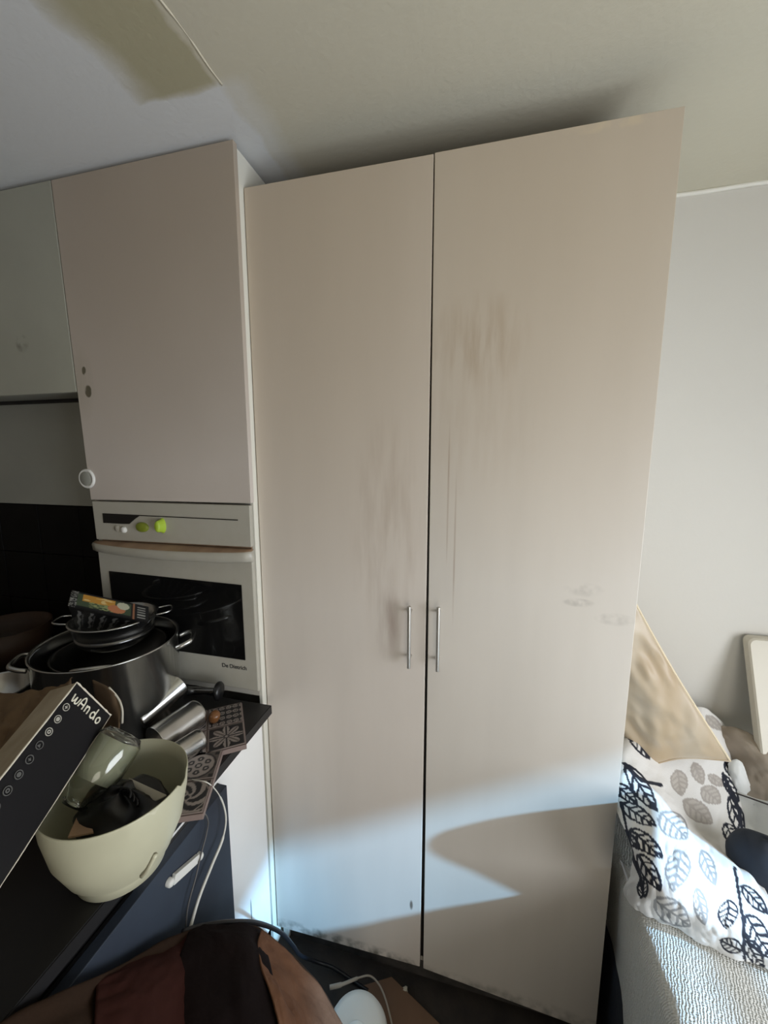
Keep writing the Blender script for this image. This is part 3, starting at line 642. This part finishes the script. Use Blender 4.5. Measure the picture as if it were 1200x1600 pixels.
# hand-drawn letters w A n d o: strokes in a unit box, x along the width, y toward the top end
LET = {'w': [[(0, .7), (.12, 0), (.3, .15), (.42, .6)], [(.42, .6), (.5, 0), (.75, .1), (.85, .7)]],
       'A': [[(0, 0), (.1, .8), (.35, 1.15), (.6, .8), (.65, 0)], [(.05, .45), (.35, .4), (.63, .45)]],
       'n': [[(0, .7), (.05, 0)], [(.03, .4), (.25, .7), (.5, .55), (.52, 0)]],
       'd': [[(.55, .55), (.3, .68), (.05, .4), (.15, .05), (.45, .05), (.6, .35)], [(.62, 1.2), (.6, .5), (.72, 0)]],
       'o': [[(.3, .65), (.05, .4), (.12, .06), (.4, 0), (.6, .3), (.5, .58), (.3, .65)]]}
bm = bmesh.new(); xcur = 0.12
for ch, wd in (('w', .175), ('A', .155), ('n', .145), ('d', .155), ('o', .145)):
    for st in LET[ch]:
        pts = [tuple(cpt(xcur+x*wd*1.0, 0.029-y*0.017)) for x, y in st]
        tube(bm, spline(pts, 5), 0.0014, 5)
    xcur += wd*1.02
obj('lettering', bm, printw, CB)
for k in range(8):
    b_ = 0.044+k*0.0225; cx = 0.13+0.012*k; rr = 0.0066; bm = bmesh.new()
    lathe(bm, [(rr*.82, 0.0002), (rr*.82, 0.0012), (rr, 0.0012), (rr, 0.0002)], cpt(cx, b_), tuple(Nn), 20); c = Vector(cpt(cx, b_, 0.0016))
    if k % 4 == 0: tube(bm, [tuple(c-Vector(Wu)*rr*.4), tuple(c+Vector(Wu)*rr*.4)], .001, 5); tube(bm, [tuple(c-Vector(Lu)*rr*.4), tuple(c+Vector(Lu)*rr*.4)], .001, 5)
    elif k % 4 == 1: lathe(bm, [(0, .0004), (rr*.55, .0004), (rr*.55, 0)], c, tuple(Nn), 12)
    elif k % 4 == 2: lathe(bm, [(rr*.2, .0004), (rr*.5, .0004), (rr*.5, 0)], c, tuple(Nn), 12)
    else:
        x1, x2 = Vector(Wu)*rr*.5, Vector(Lu)*rr*.4; vs = [bm.verts.new(c+x1+x2), bm.verts.new(c-x1+x2), bm.verts.new(c-x2)]; bm.faces.new(vs)
    obj('icon', bm, printm if k < 3 else printg, CB)
for (a_, b_, l_) in ((.25, .335, .20), (.45, .35, .25), (.72, .345, .2)):
    bm = bmesh.new(); tube(bm, spline([tuple(cpt(a_, b_)), tuple(cpt(a_+l_*.5, b_-.008)), tuple(cpt(a_+l_, b_+.004))], 5), .0022, 5); obj('print_mark', bm, printg, CB)
# brown paper crumpled behind the carton
rows = [[on(-40, 1090, 2, 1.17), on(20, 1085, 2, 1.19), on(80, 1078, 2, 1.20), on(118, 1064, 2, 1.215)],
        [on(-40, 1135, 2, 1.16), on(10, 1128, 2, 1.18), on(60, 1110, 2, 1.19), on(105, 1088, 2, 1.205)],
        [on(-40, 1200, 2, 1.11), on(0, 1180, 2, 1.13), on(40, 1150, 2, 1.15), on(90, 1110, 2, 1.18)],
        [on(-40, 1300, 2, 0.97), on(-10, 1290, 2, 0.97), on(30, 1270, 2, 0.97), on(80, 1240, 2, 0.97)]]
tag(grid_mesh('crumpled_paper_bag', grid_surface(rows, 14), brownpaper, wrinkle=0.006, cells=6, thick=0.002, seed=3), 'crumpled brown paper bag behind the black carton', 'paper bag')
# brown card strip with a pale edge between carton and pot
rows = [[on(146, 1062, 2, 1.20), on(172, 1075, 2, 1.19), on(190, 1095, 2, 1.16)], [on(150, 1092, 2, 1.15), on(172, 1108, 2, 1.14), on(188, 1128, 2, 1.12)], [on(150, 1150, 2, 1.06), on(170, 1160, 2, 1.05), on(184, 1165, 2, 1.04)], [on(150, 1215, 2, .955), on(170, 1215, 2, .955), on(184, 1215, 2, .955)]]
cs = tag(grid_mesh('cardboard_sleeve', grid_surface(rows, 8), brownpaper, thick=0.003), 'brown cardboard sleeve with a pale edge between carton and stockpot', 'cardboard')
tubeo('pale_edge', paperedge, [tuple(on(170, 1074, 2, 1.192)), tuple(on(184, 1090, 2, 1.17)), tuple(on(191, 1108, 2, 1.15)), tuple(on(191, 1130, 2, 1.12))], 0.0022, cs, 6, 5)

# ------------------------------------------------------------------ cords
tag(tubeo('white_cable', cordw, [tuple(x) for x in (on(300, 1218, 2, .972), on(326, 1224, 2, .975), on(345, 1247, 0, -.588), on(353, 1277, 0, -.584), on(348, 1310, 0, -.582), on(331, 1352, 0, -.582), on(312, 1400, 0, -.58), on(300, 1440, 0, -.58), on(292, 1472, 0, -.575))],
           [0.0012]*16+[0.0022]*16+[0.0035]*33, seg=8), 'white cord hanging down over the navy front', 'cord')
tag(tubeo('thin_cable', cordg, [tuple(x) for x in (on(290, 1270, 2, .956), on(314, 1268, 2, .958), on(325, 1282, 0, -.592), on(322, 1305, 0, -.598), on(314, 1335, 0, -.595), on(306, 1370, 0, -.592), on(294, 1415, 0, -.592), on(290, 1450, 0, -.592))], 0.0018, seg=6),
    'thin grey cord hanging beside the white strap', 'cord')
tag(tubeo('black_cable', cordk, [tuple(x) for x in (on(285, 1456, 0, -.58), on(315, 1447, 0, -.56), on(360, 1441, 2, .66), on(405, 1443, 2, .58), on(440, 1458, 2, .42), on(458, 1478, 2, .26), on(470, 1493, 2, .12), on(495, 1503, 2, .05), on(520, 1512, 2, .03), on(548, 1530, 2, .012), on(575, 1548, 2, .008))], 0.0052, seg=8),
    'black cable arching over the brown coat down to the floor', 'cable')

# ------------------------------------------------------------------ brown clothes heap in the foreground
def px(u, v, z): return on(u, v, 2, z)
sil = [(-60, 1660, .97), (20, 1603, .93), (100, 1562, .89), (195, 1514, .80), (255, 1480, .73), (300, 1460, .69), (350, 1452, .665), (400, 1457, .62), (425, 1475, .58), (470, 1510, .52), (505, 1550, .46), (532, 1604, .40), (560, 1680, .32)]
S0 = [px(*q) for q in sil]
def shifted(dv, dz, du=0): return [px(u+du*(1 if i > 5 else .3), v+dv, z+dz) for i, (u, v, z) in enumerate(sil)]
drop = [p+np.array([0.0, 0.0, -0.30]) for p in S0]; drop2 = [np.array([p[0], p[1], 0.004+.0*i]) for i, p in enumerate(S0)]
r1 = shifted(28, .012); r2 = shifted(85, .02, -6); r3 = shifted(170, .01, -14); r4 = shifted(300, -.05, -25)
fold = {3: -.012, 4: .012, 6: -.008, 7: .014, 8: -.010, 9: .008, 10: -.006}
for row in (r1, r2, r3):
    for k, h_ in fold.items(): row[k] = row[k]+np.array([h_*.4, 0, h_])
r5 = [np.array([p[0]+.02, p[1]-.05, .30]) for p in r4]; r6 = [np.array([p[0]+.02, p[1]-.06, .008]) for p in r4]
G = grid_surface([drop2, drop, S0, r1, r2, r3, r4, r5, r6], 10)
HP = tag(grid_mesh('brown_coat', G, browncloth, wrinkle=0.0018, cells=9, thick=0.006, seed=11, flip=True), 'heap of brown coat in the foreground under the black cable', 'coat')
# dark brown inner cloth and maroon piece over it
def over(G0, u0, u1, v0, v1, lift, n=40):
    rows = []
    for v in np.linspace(v0, v1, 5):
        r = []
        for s in np.linspace(0, 1, 5):
            r.append((u0+(u1-u0)*s, v))
        rows.append(r)
    return rows
def patch(name, label, cat, m, outline_rows, seed):
    rows = []
    for r in outline_rows: rows.append([on(u, v, 2, z+{'dark_brown_scarf': .012, 'brown_sleeve': .020, 'maroon_cloth': .004}[name]) for u, v, z in r])
    return tag(grid_mesh(name, grid_surface(rows, 12), m, wrinkle=0.0016, cells=5, thick=0.003, seed=seed, flip=True), label, cat)
patch('dark_brown_scarf', 'very dark brown cloth lying over the middle of the brown coat', 'scarf', darkbrown,
      [[(296, 1452, .702), (325, 1444, .69), (360, 1443, .68), (395, 1447, .655), (414, 1457, .63)], [(288, 1475, .722), (320, 1468, .715), (358, 1467, .705), (395, 1472, .685), (418, 1485, .65)],
       [(270, 1530, .745), (315, 1530, .74), (358, 1530, .733), (398, 1535, .715), (432, 1545, .68)], [(262, 1610, .75), (315, 1610, .752), (360, 1610, .745), (412, 1612, .725), (460, 1615, .68)], [(255, 1720, .74), (315, 1720, .74), (365, 1720, .735), (425, 1720, .71), (490, 1720, .64)]], 21)
patch('maroon_cloth', 'dull maroon cloth at the left of the foreground heap', 'cloth', maroon,
      [[(150, 1531, .852), (195, 1508, .812), (245, 1480, .752), (290, 1459, .712), (318, 1462, .705)], [(150, 1556, .86), (200, 1535, .83), (250, 1515, .785), (290, 1500, .745), (318, 1500, .728)],
       [(150, 1595, .87), (200, 1585, .84), (245, 1575, .80), (285, 1565, .76), (312, 1565, .742)], [(140, 1690, .86), (200, 1690, .83), (245, 1690, .80), (280, 1690, .765), (300, 1690, .745)]], 23)

patch('brown_sleeve', 'lighter brown folded sleeve at the right side of the foreground heap', 'sleeve', brownlight,
      [[(408, 1453, .640), (424, 1464, .612), (444, 1482, .582), (470, 1505, .548), (500, 1540, .50), (535, 1600, .432)], [(404, 1476, .668), (418, 1490, .652), (436, 1505, .618), (462, 1528, .585), (490, 1565, .53), (525, 1620, .46)],
       [(410, 1515, .690), (424, 1525, .668), (442, 1538, .652), (464, 1560, .612), (486, 1590, .57), (515, 1640, .50)], [(426, 1560, .700), (440, 1565, .69), (456, 1580, .665), (472, 1600, .64), (488, 1630, .60), (505, 1670, .54)],
       [(444, 1640, .705), (458, 1645, .69), (470, 1650, .675), (482, 1665, .65), (492, 1690, .61), (505, 1720, .56)]], 27)
# floor oddments
CBF = tag(hexa('cardboard_piece', cardboard, [tuple(on(u, v, 2, .010)) for u, v in ((566, 1540), (612, 1526), (700, 1612), (640, 1680))]+[tuple(on(u, v, 2, .006)) for u, v in ((566, 1540), (612, 1526), (700, 1612), (640, 1680))], None, 0.0008), 'flat brown cardboard on the floor before the wardrobe', 'cardboard')
cpz = on(560, 1592, 2, 0.10)
CH = thing('white_adapter', 'rounded white plastic adapter beside the brown coat at the bottom', 'adapter', (cpz[0], cpz[1], 0.012))
latheo('shell', whitepl, [(0, .090), (0.060, .089), (0.078, .080), (0.086, .062), (0.086, .0), (0, 0)], (cpz[0], cpz[1]-.01, 0.012), (0, 0, 1), 48, CH)
latheo('raised_disc', boardin, [(0, .009), (0.026, .009), (0.030, .005), (0.030, 0)], (cpz[0]+.005, cpz[1]-.035, 0.101), (0, 0, 1), 32, CH)
tag(tubeo('pale_cable', mat('translucent_cord', S(150, 142, 130), 0.4), [tuple(on(u, v, 2, z)) for u, v, z in ((515, 1543, .10), (535, 1538, .10), (560, 1528, .08), (578, 1525, .07), (592, 1538, .06), (602, 1560, .05), (610, 1590, .04), (616, 1620, .03))], [.006]*8+[.0045]*8+[.0028]*41, seg=8), 'thin pale cord looping behind the white adapter', 'cord')
cz_ = on(633, 1544, 2, .006)
bm = bmesh.new(); bmesh.ops.create_icosphere(bm, subdivisions=2, radius=0.011)
for v in bm.verts: v.co *= (1+random.uniform(-.35, .35)); v.co.z *= .55; v.co.x *= .8
bmesh.ops.translate(bm, verts=bm.verts, vec=(cz_[0], cz_[1]-.004, .006)); tag(obj('plaster_crumb', bm, paperedge), 'small pale crumb on the dark floor by the wardrobe seam', 'crumb')

# ------------------------------------------------------------------ bed, blanket, duvet, pillow
BD = thing('bed', 'bed in the right corner beside the wardrobe, under the bedding', 'bed', (0.9, -0.2, 0))
boxo('base', navycloth, 0.400, 1.55, -1.1, 0.475, 0.03, 0.30, BD, 0.01)
boxo('mattress', sheetm, 0.425, 1.55, -1.1, 0.478, 0.302, 0.575, BD, 0.03)
for x in (0.45, 1.5):
    for y in (-1.05, 0.42): latheo('leg', blackpl, [(0.02, 0), (0.02, 0.032), (0, .032)], (x, y, 0), seg=12, parent=BD)
waffle = mat('waffle_cotton', S(226, 226, 220), 0.85, bump=0)
nt = waffle.node_tree; N = nt.nodes; L = nt.links
tc = N.new('ShaderNodeTexCoord'); heights = []
for ang, sc_, dist in ((20, 55, 6.0), (105, 70, 5.0)):
    mp = N.new('ShaderNodeMapping'); mp.inputs['Rotation'].default_value = (0, 0, math.radians(ang)); L.new(tc.outputs['Object'], mp.inputs[0])
    wv_ = N.new('ShaderNodeTexWave'); wv_.inputs['Scale'].default_value = sc_; wv_.inputs['Distortion'].default_value = dist; wv_.inputs['Detail'].default_value = 3; wv_.inputs['Detail Scale'].default_value = 1.5
    L.new(mp.outputs[0], wv_.inputs[0]); heights.append(wv_.outputs['Fac'])
ad = N.new('ShaderNodeMath'); ad.operation = 'ADD'; L.new(heights[0], ad.inputs[0]); L.new(heights[1], ad.inputs[1])
bp = N.new('ShaderNodeBump'); bp.inputs['Strength'].default_value = 0.55; bp.inputs['Distance'].default_value = 0.004; L.new(ad.outputs[0], bp.inputs['Height']); L.new(bp.outputs[0], N['Principled BSDF'].inputs['Normal'])
ys = [-1.12, -0.85, -0.6, -0.4, -0.25, -0.1, 0.05, 0.25, 0.47]
def brow(y, j):
    j_ = 0.006*math.sin(j*2.3)
    return [(0.414+j_, y, 0.03), (0.408+j_, y, 0.20), (0.402+j_*.5, y, 0.38), (0.398, y, 0.52), (0.403, y, 0.580), (0.432, y, 0.600), (0.55, y, 0.604+j_*.3), (0.8, y, 0.604), (1.1, y, 0.602), (1.54, y, 0.60)]
tag(grid_mesh('waffle_blanket', grid_surface([brow(y, j) for j, y in enumerate(ys)], 14), waffle, wrinkle=0.0016, cells=12, thick=0.008, seed=31), 'white waffle blanket over the bed, hanging down beside the wardrobe', 'blanket')

DARK = np.array(S(24, 28, 42)); GREY = np.array(S(150, 150, 150)); CLOTH = np.array(S(226, 224, 220))
def seg_d(u, v, a, b):
    ax, ay = a; bx2, by = b; dx, dy = bx2-ax, by-ay; L2 = dx*dx+dy*dy+1e-9; t = np.clip(((u-ax)*dx+(v-ay)*dy)/L2, 0, 1); return np.hypot(u-ax-t*dx, v-ay-t*dy)
LEAVES = [  # base, tip, half width, dark?
 ((972, 1257), (1026, 1295), 13, 1), ((987, 1298), (1035, 1344), 13, 1), ((1000, 1335), (1034, 1390), 11, 1), ((1005, 1402), (1012, 1368), 9, 1),
 ((975, 1195), (1027, 1273), 13, 1), ((980, 1138), (1013, 1188), 11, 1), ((962, 1225), (1000, 1262), 10, 1), ((978, 1300), (1004, 1330), 7, 1),
 ((1030, 1272), (1072, 1314), 20, 0), ((1062, 1330), (1050, 1390), 19, 0), ((1022, 1400), (1078, 1442), 19, 0), ((1092, 1330), (1115, 1385), 12, 0), ((1082, 1385), (1100, 1440), 10, 0),
 ((1134, 1406), (1131, 1447), 17, 1), ((1155, 1385), (1198, 1432), 11, 1), ((1160, 1428), (1202, 1492), 16, 1), ((1158, 1480), (1122, 1462), 12, 1), ((1163, 1462), (1192, 1512), 12, 1),
 ((1056, 1203), (1062, 1245), 14, 2), ((1082, 1192), (1095, 1227), 10, 2), ((1093, 1230), (1124, 1256), 14, 2), ((1065, 1250), (1111, 1288), 16, 2), ((1103, 1210), (1129, 1229), 8, 2),
 ((1126, 1208), (1152, 1256), 8, 1), ((1136, 1243), (1164, 1316), 11, 1), ((1131, 1288), (1156, 1328), 12, 1), ((1129, 1188), (1142, 1216), 6, 1), ((1100, 1118), (1126, 1142), 8, 2), ((1136, 1158), (1145, 1176), 5, 1)]
STEMS = [((972, 1257), (983, 1298)), ((983, 1298), (995, 1345)), ((995, 1345), (1006, 1372)), ((1006, 1372), (1008, 1398)), ((975, 1195), (1000, 1222)), ((1000, 1222), (1030, 1228)),
         ((1146, 1360), (1152, 1400)), ((1152, 1400), (1158, 1450)), ((1158, 1450), (1161, 1494)), ((1126, 1208), (1150, 1262)), ((1150, 1262), (1166, 1330))]
def leaf_print(G):
    u, v = proj(G.reshape(-1, 3)); c = np.tile(CLOTH, (len(u), 1))
    for a, b in STEMS: c[seg_d(u, v, a, b) < 2.6] = DARK
    for a, b, hw, kind in LEAVES:
        dx, dy = b[0]-a[0], b[1]-a[1]; Ln = math.hypot(dx, dy); s = ((u-a[0])*dx+(v-a[1])*dy)/Ln**2; wd = ((u-a[0])*-dy+(v-a[1])*dx)/Ln
        prof = hw*np.clip(np.sin(np.pi*np.clip(s, 0, 1)**.85), 0, 1)**.75; ins = (s > 0) & (s < 1) & (np.abs(wd) < prof)
        edge = (np.abs(wd) > prof-3.0); mid = np.abs(wd) < 1.5; ve = ((s*5.2-np.abs(wd)/hw*1.1) % 1.0) < .40
        colr = DARK if kind == 1 else (GREY if kind == 0 else np.array(S(170, 163, 156)))
        if kind == 2: c[ins] = np.array(S(188, 182, 174))
        c[ins & (edge | mid | ve)] = colr
    return c
def Y(u, v, y): return on(u, v, 1, y)
# duvet: rows from the back hump down to the front hem
def YZ(u, v, y, zmin=.628):
    p = on(u, v, 1, y); return p if p[2] > zmin else on(u, v, 2, zmin)
def Z(u, v, z): return on(u, v, 2, z)
rows = [
 [YZ(935, 1180, .40), YZ(985, 1150, .41), YZ(1050, 1120, .43), YZ(1098, 1106, .43), YZ(1135, 1140, .43), YZ(1146, 1180, .42), YZ(1150, 1213, .40)],
 [YZ(925, 1180, .30), YZ(975, 1150, .32), YZ(1040, 1150, .34), YZ(1100, 1160, .35), YZ(1132, 1180, .36), YZ(1145, 1205, .36), YZ(1153, 1238, .36)],
 [YZ(925, 1200, .18), YZ(975, 1165, .20), YZ(1030, 1195, .23), YZ(1080, 1210, .25), YZ(1120, 1230, .27), YZ(1148, 1248, .27), YZ(1158, 1272, .27)],
 [YZ(935, 1225, .10), YZ(975, 1200, .12), YZ(1022, 1222, .15), YZ(1068, 1255, .16), YZ(1105, 1280, .17), YZ(1145, 1298, .16), YZ(1165, 1318, .16)],
 [YZ(946, 1245, .045), YZ(974, 1225, .06), YZ(1018, 1240, .08), YZ(1062, 1280, .08), YZ(1104, 1315, .08), Z(1150, 1345, .655), Z(1176, 1362, .65)],
 [YZ(965, 1275, -.02), YZ(985, 1262, .0), Z(1025, 1270, .83), Z(1066, 1308, .81), Z(1108, 1345, .77), Z(1158, 1378, .72), Z(1205, 1412, .69)],
 [Z(962, 1320, .79), Z(990, 1318, .83), Z(1025, 1328, .85), Z(1065, 1358, .84), Z(1110, 1390, .80), Z(1160, 1426, .75), Z(1225, 1462, .72)],
 [Z(963, 1358, .74), Z(990, 1375, .79), Z(1025, 1388, .81), Z(1065, 1408, .80), Z(1110, 1434, .75), Z(1162, 1463, .71), Z(1230, 1494, .68)],
 [Z(973, 1385, .66), Z(996, 1406, .68), Z(1028, 1422, .69), Z(1065, 1438, .685), Z(1110, 1460, .665), Z(1165, 1487, .645), Z(1235, 1514, .64)],
 [Z(982, 1400, .617), Z(1002, 1418, .620), Z(1032, 1436, .622), Z(1066, 1450, .622), Z(1110, 1472, .622), Z(1166, 1498, .62), Z(1238, 1526, .617)]]
rows = [[np.array([max(p[0], 0.388 if p[1] > -.012 else .372), p[1], p[2]]) for p in r] for r in rows]
under = [np.array([p[0]+.01, p[1]+.03, .611]) for p in rows[-1]]; back = [np.array([p[0]+.01, p[1]+.10, .611]) for p in rows[-1]]
DV = tag(grid_mesh('leaf_print_duvet', grid_surface(rows+[under, back], 30), printed, wrinkle=0.0030, cells=9, thick=0.006, colors=leaf_print, seed=41), 'crumpled white duvet printed with black and grey leaves, on the bed', 'duvet')
# pillow leaning in the corner
A0 = Y(962, 885, .22); B0 = Y(1141, 1189, .20); C0 = Y(1005, 1200, .235); D_ = Y(850, 960, .33)
pn = np.cross(B0-A0, C0-B0); pn /= np.linalg.norm(pn)
if pn@(CAM-A0) < 0: pn = -pn
def pil(sgn):
    n = 60; G = np.zeros((n, n, 3))
    for i, s in enumerate(np.linspace(0, 1, n)):
        for j, t_ in enumerate(np.linspace(0, 1, n)):
            P_ = (A0*(1-s)+B0*s)*(1-t_)+(D_*(1-s)+C0*s)*t_
            e_s = max(0, math.sin(math.pi*s))**.55; e_t = max(0, math.sin(math.pi*t_))**.55
            inset = .022*math.sin(math.pi*s)*(1-2*t_)   # edges draw in a little
            cen = (A0+B0+C0+D_)/4; P_ = P_+(cen-P_)*0.07*(math.sin(math.pi*s)*abs(1-2*t_)**3+math.sin(math.pi*t_)*abs(1-2*s)**3)
            G[i, j] = P_+pn*sgn*(0.035 if sgn > 0 else 0.14)*e_s*e_t
    n_ = noise2(60, 60, 5, 3)*.008+noise2(60, 60, 11, 4)*.005+0.006*np.sin(np.linspace(0, 26, 60)[:, None]+1.5*noise2(60, 60, 4, 8))
    edge = (np.sin(np.pi*np.linspace(0, 1, n))[:, None]*np.sin(np.pi*np.linspace(0, 1, n))[None])**.5
    G += (n_*edge*sgn)[..., None]*pn; G[..., 0] = np.maximum(G[..., 0], 0.3795); return G
PL = thing('beige_pillow', 'beige satin pillow leaning in the corner behind the wardrobe edge', 'pillow', tuple(C0))
grid_mesh('pillow_front', pil(1), satin, PL, seed=5)
grid_mesh('pillow_back', pil(-1), satin, PL, seed=5, flip=True)
G = pil(1); tubeo('seam', mat('cream_seam', S(222, 206, 176), 0.5), [tuple(p) for p in G[:, 0][::6]]+[tuple(G[-1, 0])], 0.0035, PL, 6, 3)
tubeo('seam', satin, [tuple(p) for p in G[-1, :][::6]], 0.003, PL, 6, 3)

# cream framed board leaning on the back wall
LB = thing('leaning_board', 'cream framed white board with rounded corners leaning on the wall, right edge', 'board', (1.1, 0.35, 0.61))
def bpt(x, h, d_):   # x along wall, h height along board, d_ thickness forward
    y = 0.475-0.125*(1.105-h)/0.31; return (x, y-d_, h)
def rrect(x0, x1, z0, z1, r, n=6):
    out = []
    for cx, cz, a0 in ((x1-r, z1-r, 0), (x0+r, z1-r, 90), (x0+r, z0+r, 180), (x1-r, z0+r, 270)):
        for k in range(n+1): a = math.radians(a0+90*k/n); out.append((cx+r*math.cos(a), cz+r*math.sin(a)))
    return out
z0b = 0.700
outer = rrect(0.868, 1.40, z0b, 1.105, 0.02); inner = rrect(0.925, 1.345, z0b+.05, 1.065, 0.03)
bm = bmesh.new(); F = [[bm.verts.new(bpt(x, z, d_)) for x, z in ring] for ring, d_ in ((outer, 0), (outer, .028), ([(x*.985+.017, z*.985+.0135) for x, z in outer], .033), (inner, .033), (inner, .012))]
for A, B2 in zip(F, F[1:]):
    for i in range(len(A)): j = (i+1) % len(A); bm.faces.new([A[i], A[j], B2[j], B2[i]])
bmesh.ops.recalc_face_normals(bm, faces=bm.faces[:]); obj('frame', bm, board, LB)
bm = bmesh.new(); bm.faces.new([bm.verts.new(bpt(x, z, .013)) for x, z in inner]); bm.faces.new([bm.verts.new(bpt(x, z, .001)) for x, z in outer][::-1]); obj('panel', bm, boardin, LB)

# cloth behind the duvet and white folded sheet, dark cushion
rows = [[YZ(1100, 1135, .44, .622), YZ(1150, 1138, .40, .622), YZ(1200, 1160, .34, .622), YZ(1260, 1180, .30, .622)], [YZ(1105, 1160, .42, .622), YZ(1155, 1160, .36, .622), YZ(1205, 1190, .30, .622), YZ(1260, 1210, .26, .622)],
        [YZ(1120, 1210, .40, .622), YZ(1165, 1205, .33, .622), YZ(1210, 1225, .28, .622), YZ(1260, 1240, .22, .622)], [YZ(1140, 1262, .36, .622), YZ(1175, 1258, .32, .622), YZ(1212, 1265, .26, .622), YZ(1260, 1275, .2, .622)]]
tag(grid_mesh('cream_blanket_bundle', grid_surface(rows, 14), creamcloth, wrinkle=0.005, cells=5, thick=.004, seed=51), 'crumpled taupe cloth between the duvet and the leaning board', 'cloth')
rows = [[YZ(1138, 1192, .33, .622), YZ(1150, 1186, .325, .622), YZ(1160, 1192, .32, .622)], [YZ(1138, 1215, .32, .622), YZ(1152, 1212, .305, .622), YZ(1168, 1215, .31, .622)], [YZ(1140, 1240, .32, .622), YZ(1155, 1243, .30, .622), YZ(1175, 1245, .31, .622)]]
tag(grid_mesh('white_tissue', grid_surface(rows, 8), sheetm, wrinkle=0.002, cells=4, thick=.002, seed=52), 'bright white tissue poking out behind the duvet edge', 'tissue')
rows = [[YZ(1138, 1232, .31, .622), YZ(1180, 1248, .27, .622), YZ(1230, 1262, .22, .622)], [YZ(1140, 1270, .26, .622), YZ(1180, 1285, .22, .622), YZ(1225, 1300, .16, .622)], [YZ(1150, 1300, .22, .622), YZ(1180, 1315, .18, .622), YZ(1220, 1330, .12, .622)]]
ws = tag(grid_mesh('white_folded_sheet', grid_surface(rows, 10), sheetm, wrinkle=0.002, cells=4, thick=.006, seed=53), 'white folded sheet with two dark stripes, right of the duvet', 'sheet')
for k in (0, 1):
    tubeo('stripe', mat('dark_stripe', S(70, 66, 66), .8), [tuple(on(1146+3*k, 1238+11*k, 1, .285)), tuple(on(1172, 1247+9*k, 1, .262)), tuple(on(1200, 1257+8*k, 1, .235))], 0.0022, ws, 6, 4)
nc = on(1196, 1348, 2, .685)
G = np.array([[(nc[0]+.075*math.sin(th)*math.cos(ph), nc[1]+.075*math.sin(th)*math.sin(ph), .682+.068*math.cos(th)) for ph in np.linspace(0, 2*math.pi, 50)] for th in np.linspace(0.001, math.pi-.001, 30)])
tag(grid_mesh('navy_cushion', G, navycloth, wrinkle=0.003, cells=5, seed=61), 'dark navy cushion on the bed at the right edge', 'cushion')
